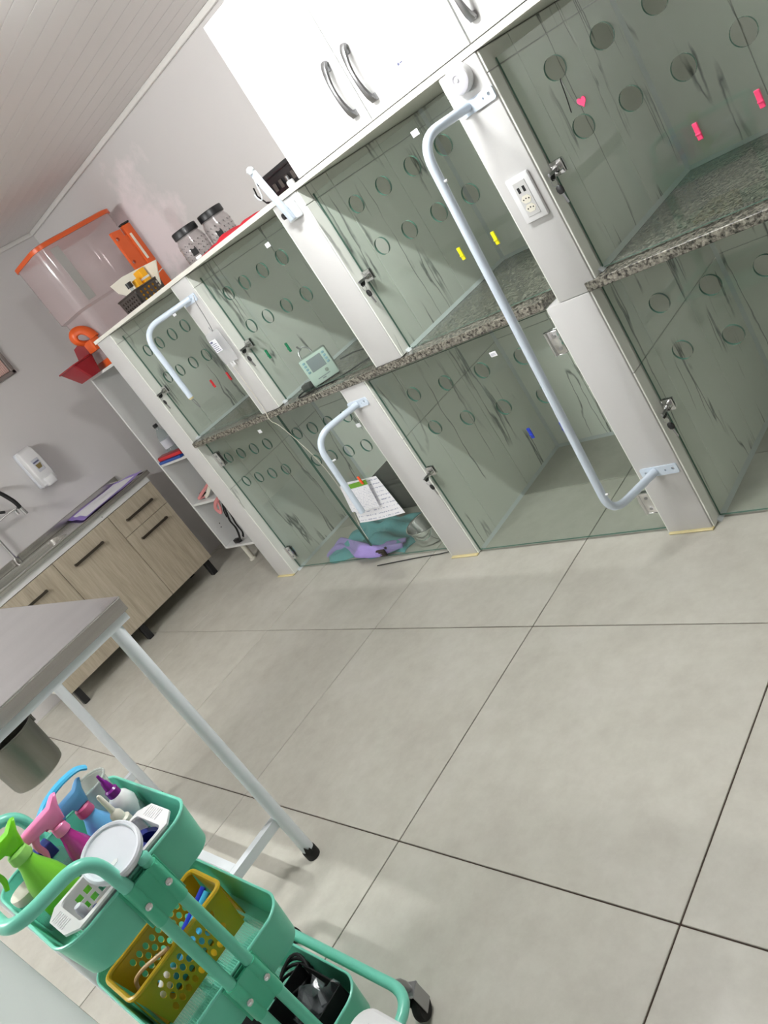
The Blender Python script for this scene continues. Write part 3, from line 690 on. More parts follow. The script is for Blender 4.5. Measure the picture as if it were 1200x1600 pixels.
def cloth(name, lab, x0, x1, y0, y1, h, mat_, seed):
    rnd = random.Random(seed); ph = [rnd.random() * 6 for _ in range(8)]; q = MB()
    def fn(u, v):
        e = min(u, 1 - u, v, 1 - v) * 5; e = max(0, min(1, e)) ** .5
        z = .003 + h * e * (.55 + .22 * math.sin(9 * u + ph[0] + 3 * v) + .18 * math.sin(14 * v + ph[1] - 4 * u) + .12 * math.sin(25 * u + ph[2]))
        return (x0 + (x1 - x0) * u + .018 * math.sin(11 * v + ph[3]), y0 + (y1 - y0) * v + .015 * math.sin(12 * u + ph[4]), z)
    q.grid(fn, 30, 18); nv = len(q.v)
    def bot(u, v):
        p = fn(u, v); return (p[0], p[1], .001)
    q.grid(bot, 30, 18)
    single(name, lab, 'towel', q, mat_, ((x0 + x1) / 2, (y0 + y1) / 2, 0), smooth=80)
cloth('towel', 'teal towel crumpled on the floor of the lower left kennel', -1.66, -1.06, 1.365, 1.66, .13, 'teal_cloth', 3)
def lilac():
    q = MB()
    def fn(u, v):
        x = -1.70 + .62 * u; w_ = v - .5
        y_ = 1.405 + .045 * math.sin(6 * u + .5) + .10 * w_ * (1 - .3 * math.sin(8 * u))
        z = .060 + .016 * math.sin(11 * u + 1) + .020 * math.sin(9 * v + 7 * u) * (1 - abs(2 * w_)) + .05 * max(0, u - .8) * 3 - .05 * (2 * w_) ** 2 * .6
        z *= min(1, .35 + 4 * min(u, 1 - u))
        return (x, y_, z + .012)
    q.grid(fn, 60, 10); q.grid(lambda u, v: tuple(V(fn(u, v)) - V((0, 0, .008))), 60, 10)
    single('towel', 'lilac cloth folded along the front of the teal towel', 'towel', q, 'lilac_cloth', (-1.39, 1.42, .03), smooth=80)
lilac()
t = thing('steel_bowl', 'open round steel bowl on the kennel floor beside the towels', 'bowl', (-.935, 1.478, 0))
obj('body', MB().lathe([(.0001, .002), (.080, .002), (.092, .010), (.104, .06), (.108, .092), (.105, .092), (.100, .06), (.088, .014), (.0001, .007)], (-.935, 1.478, 0), n=40), 'chrome', t)
obj('rim', MB().tube([(-.935 + .109 * math.cos(a), 1.478 + .109 * math.sin(a), .092) for a in [i * PI / 20 for i in range(40)]], .0035, 8, True), 'chrome', t)
t = thing('storage_box', 'low dark grey-brown box at the back of the lower left kennel', 'box', (-1.15, 1.9, 0))
obj('body', MB().rbox(-1.57, -.72, 1.76, 2.04, .001, .17, .02, 3), 'dark_box', t)
obj('lid', MB().rbox(-1.58, -.71, 1.75, 2.05, .17, .20, .012, 2), 'dark_box', t)
q = MB().tube(smoothpath([(-.70, 1.325, .012), (-.78, 1.318, .006), (-.9, 1.31, .006), (-1.0, 1.302, .005), (-1.12, 1.29, .005), (-1.2, 1.28, .006)], 6), .0025, 6)
single('cable', 'thin black cable lying under the lower left glass doors', 'cable', q, 'black_rubber', (-.95, 1.31, .003))

# ------------------------------------------------------------------ sink cabinet and counter on the left wall
XF = -2.981
t = thing('sink_cabinet', 'light oak sink cabinet with dark bar handles under the steel counter', 'cabinet', (-3.2, .83, 0))
CY0, CY1 = .213, 1.442
obj('body', MB().box(-3.44, XF - .019, CY0, CY0 + .015, .112, .752).box(-3.44, XF - .019, CY1 - .015, CY1, .112, .752).box(-3.44, XF - .019, CY0 + .015, CY1 - .015, .112, .127).box(-3.44, -3.43, CY0 + .015, CY1 - .015, .127, .752), 'cream_edge', t, None)
obj('apron', MB().box(XF - .018, XF - .002, CY0, CY1, .7525, .790), 'white_laminate', t, None)
obj('apron_screw', MB().cyl((XF - .002, 1.05, .770), (XF - .0005, 1.05, .770), .003, n=8), 'black_plastic', t)
def front(name, y0, y1, z0, z1, hz, hy0, hy1):
    d = obj(name, MB().rbox(XF - .018, XF, y0 + .0015, y1 - .0015, z0 + .0015, z1 - .0015, .001, 1), 'oak', t, 30)
    q = MB().rbox(XF + .016, XF + .026, hy0, hy1, hz - .008, hz + .008, .003, 1)
    for yy in (hy0 + .008, hy1 - .008): q.rbox(XF - .0005, XF + .018, yy - .007, yy + .007, hz - .008, hz + .008, .003, 1)
    obj('handle', q, 'dark_metal', d, label='dark metal bar handle')
front('drawer', 1.075, CY1, .577, .750, .657, 1.150, 1.370)
front('door', 1.075, CY1, .112, .577, .510, 1.150, 1.370)
front('door', .643, 1.075, .112, .750, .655, .73, .95)
front('door', CY0, .643, .112, .750, .655, .30, .52)
for x, yy in ((-3.02, 1.40), (-3.36, 1.40), (-3.02, .80), (-3.36, .80), (-3.02, .27), (-3.36, .27)):
    obj('leg', MB().rbox(x - .02, x + .02, yy - .02, yy + .02, 0, .112, .004, 1), 'black_plastic', t)
t = thing('sink_counter', 'stainless steel sink counter with a raised back edge along the grey wall', 'counter', (-3.2, .83, .79))
q = MB(); X0, X1, Y0, Y1 = -3.449, -2.965, .205, 1.468
bx = (-3.36, -3.06, .36, .86)
hole = rrect(bx[0], bx[1], bx[2], bx[3], .05, 5)
q.plate([(X0, Y0), (X1, Y0), (X1, Y1), (X0, Y1)], [hole], .02, frame((0, 0, .7915), (1, 0, 0), (0, 1, 0), (0, 0, 1)))
tp = obj('top', q, 'stainless', t, 30)
obj('upstand', MB().rbox(X0, X0 + .014, Y0, Y1, .8116, .858, .003, 1), 'stainless', t)
obj('raised_rim', MB().rbox(X1 - .012, X1, Y0, Y1, .8116, .819, .002, 1).rbox(X0 + .015, X1 - .012, Y1 - .012, Y1, .8116, .819, .002, 1), 'stainless', t)
def ring(x0, x1, y0, y1, r, z): return [(a, b, z) for a, b in rrect(x0, x1, y0, y1, r, 5)]
obj('bowl', MB().loft([ring(*bx, .05, .8112), ring(bx[0] + .01, bx[1] - .01, bx[2] + .01, bx[3] - .01, .045, .70), ring(bx[0] + .04, bx[1] - .04, bx[2] + .04, bx[3] - .04, .02, .69)], cap0=False), 'stainless', t)
# faucet with black hose neck
t = thing('faucet', 'chrome faucet with a black hose neck above the steel sink', 'faucet', (-3.36, .60, .812))
obj('column', MB().cyl((-3.40, .62, .812), (-3.40, .62, .86), .02, n=18).cyl((-3.40, .62, .86), (-3.40, .62, 1.12), .009, n=12), 'chrome', t)
obj('hose', MB().tube(smoothpath([(-3.40, .62, 1.10), (-3.40, .64, 1.22), (-3.36, .70, 1.285), (-3.29, .765, 1.245), (-3.255, .797, 1.15), (-3.25, .803, 1.085)], 8), .0125, 12), 'black_rubber', t)
obj('spout', MB().cyl((-3.25, .803, 1.09), (-3.25, .807, 1.035), .012, .0135, n=16), 'chrome', t)
obj('holder', MB().tube(smoothpath([(-3.40, .62, 1.06), (-3.35, .68, 1.09), (-3.29, .765, 1.098), (-3.262, .79, 1.095)], 6), .006, 10).cyl((-3.27, .775, 1.09), (-3.27, .775, 1.06), .010, n=12), 'chrome', t)
obj('sleeve', MB().tube([(-3.395, .625, 1.19), (-3.36, .665, 1.165), (-3.31, .735, 1.115)], .009, 10), 'black_rubber', t)
# soap dispenser
t = thing('soap_dispenser', 'white wall-mounted soap dispenser beside the faucet', 'dispenser', (-3.42, 1.085, 1.07))
obj('back', MB().rbox(XL + .0005, XL + .05, 1.028, 1.140, 1.082, 1.345, .012, 3), 'grey_white_plastic', t)
rings = []
for z, d, wv in ((1.078, .04, .046), (1.09, .085, .052), (1.15, .105, .054), (1.25, .10, .054), (1.32, .085, .052), (1.345, .06, .046)):
    rings.append([(XL + .045 + (a - XL) * 0 + max(0, a), b, z) for a, b in rrect(0, d - .045 + .02, 1.084 - wv, 1.084 + wv, .012, 4)])
obj('cover', MB().loft(rings), 'white_plastic', t, 50)
obj('push_lever', MB().rbox(XL + .09, XL + .135, 1.052, 1.116, 1.074, 1.135, .008, 3), 'white_plastic', t)
lb = obj('label', MB().rbox(XL + .119, XL + .1255, 1.060, 1.108, 1.175, 1.262, .002, 1), 'label_grey', t, None)
obj('label_print', MB().box(XL + .1257, XL + .1262, 1.064, 1.104, 1.236, 1.246), 'ink', lb, None)
obj('label_drop', MB().plate([(1.070, 1.196), (1.098, 1.196), (1.104, 1.226), (1.066, 1.226)], [], .0008, frame((XL + .1256, 0, 0), (0, 1, 0), (0, 0, 1), (1, 0, 0))), 'gold_label', lb, None)
# absorbent pad on the counter
t = thing('absorbent_pad', 'white absorbent pad with a lilac border hanging crookedly over the counter rim', 'pad', (-3.15, 1.2, .82))
def padfn(u, v):
    A, B_, C_, D_ = V((-3.435, 1.03, 0)), V((-2.985, .955, 0)), V((-3.43, 1.435, 0)), V((-2.99, 1.452, 0))
    p = (A * (1 - u) + B_ * u) * (1 - v) + (C_ * (1 - u) + D_ * u) * v
    return (p.x, p.y, .8215 + .010 * math.sin(5 * u + 2) ** 2 * (1 + math.sin(6 * v)) * .6 + .03 * max(0, v - .7) * u)
q = MB().grid(padfn, 24, 24); obj('border', q, 'lilac_film', t, 80)
q = MB().grid(lambda u, v: tuple(V(padfn(.08 + .80 * u, .08 + .84 * v)) + V((0, 0, .0025))), 20, 20); obj('core', q, 'pad_white', t, 80)

# ------------------------------------------------------------------ open shelf unit at the end of the bank
SX0, SX1, SY0 = -2.757, -2.11, 1.45
t = thing('shelf_unit', 'white open shelf unit on legs at the end of the kennels', 'shelf', (-2.43, 1.77, 0))
for x in (SX0, SX1 - .016): obj('side_panel', MB().rbox(x, x + .016, SY0, YB - .006, .145, 1.443, .001, 1), 'white_laminate', t, 30)
obj('back_board', MB().box(SX0 + .016, SX1 - .016, YB - .012, YB - .006, .145, 1.443), 'white_laminate', t, None)
for z in (.800, .487): obj('shelf_board', MB().rbox(SX0 + .0165, SX1 - .0165, SY0 + .004, YB - .0125, z, z + .016, .001, 1), 'white_laminate', t, 30)
obj('bottom_board', MB().rbox(SX0 + .0165, SX1 - .0165, SY0, YB - .0125, .145, .161, .001, 1), 'white_laminate', t, 30)
obj('top_board', MB().rbox(SX0, SX1, SY0, YB - .006, 1.4435, 1.459, .001, 1), 'white_laminate', t, 30)
for x in (SX0 + .10, SX1 - .06):
    for yy in (SY0 + .06, YB - .08): obj('leg', MB().cyl((x, yy, 0), (x, yy, .145), .016, .019, 14).cyl((x, yy, 0), (x, yy, .012), .024, .022, 14), 'cream_plastic', t)
q = MB()
for z in (.75, .735, .30, .275): q.cyl((SX0 + .016, SY0 + .06 + .3 * (z - .27), z), (SX0 + .0168, SY0 + .06 + .3 * (z - .27), z), .004, n=8)
obj('pin_hole', q, 'black_plastic', t)
t = thing('plastic_bottle', 'clear plastic water bottle with a black cap on the open shelf', 'bottle', (-2.70, 1.56, .816))
obj('body', MB().lathe([(.034, 0), (.038, .004), (.038, .05), (.036, .055), (.038, .06), (.038, .12), (.034, .15), (.018, .178), (.0125, .19), (.0125, .205)], (-2.655, 1.545, .8165), n=24), 'bottle_clear', t)
obj('label', MB().lathe([(.0385, .062), (.0385, .118)], (-2.655, 1.545, .8165), n=24), 'label_grey', t)
obj('cap', MB().lathe([(.0145, .2), (.0145, .222), (.0001, .223)], (-2.655, 1.545, .8165), n=18), 'black_plastic', t)
t = thing('red_binder', 'dark red folder lying at the front of the open shelf', 'folder', (-2.5, 1.55, .835), .0)
obj('cover', MB().rbox(-2.725, -2.42, 1.452, 1.50, .8345, .862, .006, 2), 'dark_red', t)
obj('edge_strip', MB().rbox(-2.72, -2.43, 1.4505, 1.4522, .840, .856, .0005, 1), 'red_gloss', t, None)
single('blue_folder', 'blue folder tip sticking out under the dark red folder', 'folder', MB().rbox(-2.765 + .03, -2.45, 1.445, 1.53, .8165, .834, .004, 2), 'royal_blue', (-2.6, 1.49, .8165))
t = thing('pink_halter', 'pink webbing and white strap hanging over the middle shelf', 'strap', (-2.6, 1.5, .503))
obj('band', MB().tube(smoothpath([(-2.48, 1.53, .60), (-2.56, 1.50, .565), (-2.64, 1.478, .532), (-2.665, 1.475, .520), (-2.645, 1.49, .516), (-2.60, 1.51, .520)], 6), .010, 8, flat=.5), 'pink_cord', t)
obj('band', MB().tube(smoothpath([(-2.42, 1.46, .50), (-2.47, 1.446, .475), (-2.50, 1.442, .44), (-2.475, 1.440, .412), (-2.445, 1.442, .44), (-2.43, 1.446, .48)], 6), .012, 8, flat=.6), 'pink_cord', t)
obj('white_strap', MB().tube(smoothpath([(-2.63, 1.50, .512), (-2.56, 1.49, .53), (-2.50, 1.485, .56), (-2.46, 1.48, .575)], 5), .012, 8, flat=.4), 'cream_plastic', t)
obj('buckle', MB().rbox(-2.68, -2.635, 1.50, 1.53, .5035, .545, .008, 2), 'black_plastic', t)
t = thing('black_harness', 'black strap harness dangling to the bottom shelf of the open unit', 'harness', (-2.5, 1.5, .161))
obj('strap', MB().tube(smoothpath([(-2.40, 1.446, .46), (-2.425, 1.444, .40), (-2.46, 1.446, .34), (-2.475, 1.455, .28), (-2.52, 1.465, .22), (-2.565, 1.47, .178), (-2.60, 1.475, .172)], 6), .010, 8, flat=.4), 'black_fabric', t)
obj('strap', MB().tube(smoothpath([(-2.39, 1.446, .45), (-2.40, 1.446, .38), (-2.43, 1.45, .31), (-2.45, 1.46, .24), (-2.50, 1.47, .20)], 6), .008, 8, flat=.4), 'black_fabric', t)
obj('strap', MB().tube(smoothpath([(-2.41, 1.444, .45), (-2.44, 1.442, .41), (-2.455, 1.442, .37)], 6), .006, 8, flat=.4), 'black_fabric', t)
obj('buckle', MB().rbox(-2.635, -2.575, 1.462, 1.49, .1615, .190, .006, 2), 'black_plastic', t)

# ------------------------------------------------------------------ things on top of the shelf unit and the bank
BX0, BX1, BY0, BY1, BZ = -2.735, -2.36, 1.475, 2.02, 1.4595
t = thing('food_bin', 'large clear plastic food bin with an orange lid in the corner by the ceiling', 'bin', (-2.55, 1.75, BZ))
def rr3(x0, x1, y0, y1, r, z): return [(a, b, z) for a, b in rrect(x0, x1, y0, y1, r, 6)]
obj('body', MB().loft([rr3(BX0 + .03, BX1 - .03, BY0 + .03, BY1 - .03, .05, BZ + .03), rr3(BX0 + .025, BX1 - .02, BY0 + .025, BY1 - .02, .06, BZ + .30), rr3(BX0 + .005, BX1 - .005, BY0 + .005, BY1 - .005, .07, BZ + .315), rr3(BX0 + .002, BX1 - .002, BY0 + .002, BY1 - .002, .075, BZ + .662)]), 'bin_clear', t, 40)
obj('lid', MB().loft([rr3(BX0 - .006, BX1 + .006, BY0 - .006, BY1 + .006, .08, BZ + .660), rr3(BX0 - .006, BX1 + .006, BY0 - .006, BY1 + .006, .08, BZ + .682), rr3(BX0 + .01, BX1 - .01, BY0 + .01, BY1 - .01, .07, BZ + .688)]), 'orange_plastic', t, 40)
obj('base', MB().loft([rr3(BX0 + .02, BX1 - .015, BY0 + .02, BY1 - .02, .05, BZ), rr3(BX0 + .02, BX1 - .015, BY0 + .02, BY1 - .02, .05, BZ + .038)]), 'orange_plastic', t, 40)
q = MB()
q.rbox(BX1 - .0035, BX1 - .001, BY0 + .075, BY0 + .13, BZ + .33, BZ + .64, .001, 1)
obj('clear_rib', q, 'jug_clear', t)
q = MB().tube(smoothpath([(-2.50, 1.47, BZ + .155), (-2.50, 1.425, BZ + .175), (-2.49, 1.40, BZ + .205), (-2.475, 1.41, BZ + .235), (-2.46, 1.445, BZ + .235), (-2.44, 1.47, BZ + .205), (-2.42, 1.475, BZ + .16)], 6), .015, 10, flat=1.8)
obj('spout_flap', q, 'orange_plastic', t)
obj('spout_box', MB().rbox(-2.505, -2.405, 1.428, 1.4835, BZ + .10, BZ + .165, .006, 2), 'orange_plastic', t)
# red open bin in front of the food bin
t = thing('red_scoop_bin', 'dark red open plastic bin beside the clear food bin', 'bin', (-2.66, 1.40, 1.46))
rx0, rx1, ry0, ry1, rz = -2.752, -2.53, 1.350, 1.455, 1.4595
q = MB().loft([[(a, b, z) for a, b in rrect(rx0 + i, rx1 - i, ry0 + i * .8 - o_, ry1 - i * .3, .012, 4)] for i, z, o_ in ((.03, rz, 0), (.0, rz + .105, .035), (.004, rz + .105, .031), (.034, rz + .006, -.004))])
obj('body', q, 'red_plastic', t, 40)
obj('rim', MB().tube([(a, b, rz + .105) for a, b in rrect(rx0 - .002, rx1 + .002, ry0 - .037, ry1 + .002, .014, 5)], .005, 8, True), 'red_plastic', t)
obj('back_flap', MB().plate([(rx0 + .02, rz + .10), (rx1 - .01, rz + .10), (rx1 - .01, rz + .19), (rx0 + .07, rz + .175)], [], .004, frame((0, ry1 + .002, 0), (1, 0, 0), (0, 0, 1), (0, -1, 0))), 'red_plastic', t, None)
# orange slotted board leaning by the wall
t = thing('orange_rack', 'upright orange plastic rack with a pale slot behind the brown basket', 'rack', (-2.0, 1.75, ZS + .018))
zt = ZS + .0185
obj('panel', MB().plate([(1.680, zt), (1.742, zt), (1.742, 1.966), (1.680, 1.972)], [circ(1.695, 1.93, .010, 12), circ(1.695, 1.80, .010, 12)], .02, frame((-2.01, 0, 0), (0, 1, 0), (0, 0, 1), (1, 0, 0))), 'orange_plastic', t, None)
obj('rail', MB().rbox(-2.015, -1.985, 1.758, 1.812, zt, 1.975, .006, 2), 'orange_plastic', t)
obj('slot_strip', MB().rbox(-1.986, -1.983, 1.768, 1.782, 1.78, 1.925, .001, 1), 'cream_plastic', t)
obj('rail_cap', MB().rbox(-2.016, -1.984, 1.757, 1.813, 1.9755, 1.985, .003, 1), 'black_plastic', t)
obj('link', MB().rbox(-2.008, -1.992, 1.742, 1.758, 1.62, 1.93, .002, 1), 'orange_plastic', t)
# brown perforated basket with trays and boxes
kx0, kx1, ky0, ky1 = -1.94, -1.75, 1.445, 1.605
t = thing('brown_basket', 'small dark brown perforated basket full of supplies on the kennel top', 'basket', (-1.83, 1.47, zt))
h_ = .077
q = MB()
def wallplate(q, a, b, z0, z1, tap, th, holes, mi=0):
    a, b = V(a), V(b); L = (b - a).length; x = (b - a).normalized(); up = V((0, 0, 1)); n_ = x.cross(up)
    q.plate([(tap, 0), (L - tap, 0), (L, z1 - z0), (0, z1 - z0)], holes, th, frame((a.x, a.y, z0), x, up, n_), mi)
hf = lambda L, r, nx, nz, z0, dz, m: [circ(m + (L - 2 * m) * i / (nx - 1), z0 + dz * k, r, 10) for i in range(nx) for k in range(nz)]
wallplate(q, (kx0, ky0, 0), (kx1, ky0, 0), zt, zt + h_, .012, .003, hf(.19, .006, 6, 3, .017, .019, .032))
wallplate(q, (kx1, ky0, 0), (kx1, ky1, 0), zt, zt + h_, .012, .003, hf(.16, .0068, 5, 3, .017, .02, .028))
wallplate(q, (kx1, ky1, 0), (kx0, ky1, 0), zt, zt + h_, .012, .003, [])
wallplate(q, (kx0, ky1, 0), (kx0, ky0, 0), zt, zt + h_, .012, .003, [])
q.box(kx0 + .004, kx1 - .004, ky0 + .004, ky1 - .004, zt, zt + .003)
obj('body', q, 'brown_plastic', t, None)
obj('rim', MB().tube([(a, b, zt + h_) for a, b in rrect(kx0 - .004, kx1 + .004, ky0 - .004, ky1 + .004, .01, 4)], .0045, 8, True), 'brown_plastic', t)
def stand(x, yy): return (x, yy, zt + .004)
q = MB().plate([(-1.92, zt + .0045), (-1.772, zt + .0045), (-1.70, 1.685), (-1.655, 1.729), (-1.83, 1.751), (-2.0, 1.771), (-2.15, 1.774), (-2.125, 1.72)], [], .006, frame((0, 1.590, 0), (1, 0, 0), (0, 0, 1), (0, -1, 0)))
single('white_tray', 'white plastic tray standing upright at the back of the brown basket', 'tray', q, 'cream_plastic', (-1.9, 1.587, zt + .0045), smooth=None)
t = thing('yellow_box', 'yellow and white medicine box in the brown basket, the larger one', 'box', (-1.80, 1.55, zt + .004))
obj('carton', MB().rbox(-1.825, -1.765, 1.540, 1.575, zt + .0045, 1.742, .002, 1), 'amber', t)
obj('band', MB().box(-1.8255, -1.7645, 1.5395, 1.5755, 1.69, 1.70), 'white_plastic', t, None)
single('yellow_box', 'small yellow medicine box next to the black vial in the brown basket', 'box', MB().rbox(-1.82, -1.782, 1.503, 1.530, zt + .0045, 1.714, .002, 1), 'amber', (-1.8, 1.515, zt + .0045))
t = thing('vial', 'clear vial with a black cap in the brown basket', 'vial', (-1.81, 1.477, zt + .004))
obj('glass', MB().lathe([(.013, 0), (.014, .004), (.014, .07), (.009, .085), (.009, .1)], (-1.81, 1.477, zt + .0045), n=16), 'bottle_clear', t)
obj('cap', MB().lathe([(.016, .095), (.016, .122), (.0001, .123)], (-1.81, 1.477, zt + .0045), n=16), 'black_plastic', t)
single('syringe', 'thin white syringe sticking out of the brown basket', 'syringe', MB().cyl((-1.785, 1.535, zt + .02), (-1.76, 1.60, zt + .082), .004, n=10).cyl((-1.76, 1.60, zt + .082), (-1.745, 1.65, zt + .094), .0025, n=8), 'white_plastic', (-1.78, 1.53, zt + .015))
# treat jars
def jar(x, yy, lab, s):
    t = thing('treat_jar', lab, 'jar', (x, yy, zt), group='dotted treat jars with black lids')
    obj('glass', MB().lathe([(.054, 0), (.063, .006), (.066, .02), (.066, .085), (.063, .105), (.056, .118), (.056, .130), (.054, .130), (.054, .116), (.062, .09), (.063, .02), (.05, .006), (.0001, .005)], (x, yy, zt), n=32), 'jar_clear', t)
    obj('lid', MB().lathe([(.0595, .124), (.061, .126), (.061, .152), (.059, .156), (.0001, .157)], (x, yy, zt), n=36), 'black_plastic', t)
    rnd = random.Random(s); q = MB()
    for k in range(4):
        for i in range(18):
            a = 2 * PI * (i + .5 * (k % 2)) / 18; z = zt + .022 + k * .021; c = V((x + .0664 * math.cos(a), yy + .0664 * math.sin(a), z)); d = V((math.cos(a), math.sin(a), 0))
            q.cyl(c, c + d * .0006, .0027, n=6)
    o = obj('dot', q, 'black_plastic', t, None); o['kind'] = 'stuff'
    a = math.radians(-48); c = V((x + .0664 * math.cos(a), yy + .0664 * math.sin(a), zt + .032)); tg = V((-math.sin(a), math.cos(a), 0)); d = V((math.cos(a), math.sin(a), 0))
    fr = frame(c + d * .0012, tg, V((0, 0, 1)), d)
    obj('pet_print', MB().plate([(-.014, 0), (.014, 0), (.014, .022), (.012, .036), (.006, .028), (-.004, .028), (-.010, .036), (-.014, .024)], [], .001, fr), 'black_plastic', t, None)
    obj('word_label', MB().plate(rrect(-.014, .014, -.018, -.006, .004, 3), [], .0008, fr), 'paper', t, None)
jar(-1.283, 1.55, 'dotted clear treat jar with a black lid, the left one', 1)
jar(-1.205, 1.662, 'dotted clear treat jar with a black lid, the right one behind the red cloth', 2)
q = MB()
def rc(u, v):
    x = -1.08 + .44 * u; hh = .62 * (.012 + .018 * math.sin(PI * min(1, u * 1.2)) + .008 * math.sin(18 * u) + .006 * math.sin(31 * u + 2)) * (1 - (2 * v - 1) ** 4)
    return (x + .01 * math.sin(9 * v), 1.37 + .15 * v + .01 * math.sin(14 * u), zt + max(.002, hh))
q.grid(rc, 40, 12); q.grid(lambda u, v: (rc(u, v)[0], rc(u, v)[1], zt + .0005), 40, 12)
single('red_cloth', 'red and black patterned cloth folded on top of the kennels', 'cloth', q, 'red_cloth', (-.85, 1.5, zt), smooth=80)
t = thing('black_basket', 'black lidded basket beside the wall cabinet on the kennel top', 'basket', (-.52, 1.66, zt))
q = MB().loft([[(a, b, z) for a, b in rrect(-.70 + i, -.36 - i, 1.55 + i, 1.85 - i, .02, 4)] for i, z in ((.012, zt), (0, zt + .085))]); obj('body', q, 'black_plastic', t)
obj('lid', MB().rbox(-.712, -.348, 1.538, 1.862, zt + .0855, zt + .105, .006, 2), 'black_plastic', t)
for i in range(8): obj('slot', MB().rbox(-.69 + i * .04, -.672 + i * .04, 1.5475, 1.552, zt + .03, zt + .06, .001, 1), 'brown_plastic', t)
obj('strap', MB().tube([(-.716, 1.52, zt + .09), (-.70, 1.50, zt + .06), (-.66, 1.485, zt + .02), (-.62, 1.48, zt + .006)], .006, 8, flat=.5), 'black_fabric', t)
t = thing('white_bottle', 'small white bottle in front of the black basket', 'bottle', (-.495, 1.49, zt))
obj('body', MB().lathe([(.014, 0), (.015, .002), (.015, .028), (.012, .033)], (-.495, 1.49, zt), n=16), 'white_plastic', t)
obj('cap', MB().lathe([(.006, .033), (.006, .05), (.0001, .051)], (-.495, 1.49, zt), n=14), 'satin_metal', t)

# ------------------------------------------------------------------ steel examination table
TX0, TX1, TY0, TY1, TZ = -1.44, -.285, -.742, -.043, .983
t = thing('exam_table', 'stainless steel examination table on white tube legs at the left edge', 'table', (-.86, -.39, 0))
obj('top', MB().box(TX0, TX1, TY0, TY1, TZ - .006, TZ - .0005), 'mirror_stainless', t, None)
q = MB()
for a in ((TX1 - .003, TX1, TY0, TY1), (TX0, TX0 + .003, TY0, TY1), (TX0 + .003, TX1 - .003, TY1 - .003, TY1), (TX0 + .003, TX1 - .003, TY0, TY0 + .003)): q.box(*a, TZ - .042, TZ - .0065)
obj('skirt', q, 'stainless', t, None)
obj('rolled_edge', MB().tube([(a, b, TZ - .003) for a, b in rrect(TX0, TX1, TY0, TY1, .004, 3)], .0028, 8, True), 'chrome', t)
q = MB()
for a in ((TX1 - .035, TX1 - .008, TY0 + .01, TY1 - .01), (TX0 + .008, TX0 + .035, TY0 + .01, TY1 - .01), (TX0 + .035, TX1 - .035, TY1 - .035, TY1 - .01), (TX0 + .035, TX1 - .035, TY0 + .01, TY0 + .035)): q.box(*a, TZ - .066, TZ - .0425)
obj('frame', q, 'white_steel', t, None)
LX, LY = (-.312, -1.355), (-.098, -.695)
for i, x in enumerate(LX):
    for j, yy in enumerate(LY):
        fx, fy = x + (.02 if i == 0 else .01), yy - (.018 if j == 0 else -.005)
        l = obj('leg', MB().cyl((fx, fy, .02), (x, yy, TZ - .066), .0195, .0195, 20), 'white_steel', t)
        obj('rubber_foot', MB().lathe([(.021, 0), (.022, .004), (.022, .03), (.0205, .034)], (fx, fy, 0), n=20), 'black_rubber', l)
        if j == 0: obj('torn_rubber', MB().plate([(-.012, 0), (.012, 0), (.009, .016), (.003, .012), (-.004, .028), (-.009, .012)], [], .003, frame((fx + .0185, fy - .010, .03), (.4, .9165, 0), (0, 0, 1), (.9165, -.4, 0))), 'black_rubber', l, None)
    obj('stretcher', MB().box(x - .012 + .006, x + .012 + .006, LY[1] + .022, LY[0] - .022, .155, .185), 'white_steel', t, None)
obj('stretcher', MB().box(LX[1] + .019, LX[0] - .007, -.31, -.285, .155, .185), 'white_steel', t, None)
# steel pail hanging under the table
t = thing('pail', 'dull aluminium pail hanging under the examination table', 'pail', (-.86, -.40, .605))
px, py, pz = -.86, -.40, .607
obj('body', MB().lathe([(.0001, .0), (.07, .0), (.08, .006), (.084, .02), (.089, .158), (.0915, .160), (.0915, .164), (.087, .164), (.082, .02), (.07, .005), (.0001, .004)], (px, py, pz), n=40), 'aluminium', t)
obj('ear', MB().tube([(px + .01 * math.cos(a), py + .094, pz + .165 + .012 * math.sin(a)) for a in [i * PI / 6 for i in range(12)]], .003, 8, True).rbox(px - .01, px + .01, py + .088, py + .096, pz + .135, pz + .16, .002, 1), 'aluminium', t)
obj('bail', MB().tube([(px - .0 , py + .094 * math.cos(a), pz + .172 + .135 * math.sin(a)) for a in [PI * i / 20 for i in range(21)]], .0032, 8), 'dark_metal', t)

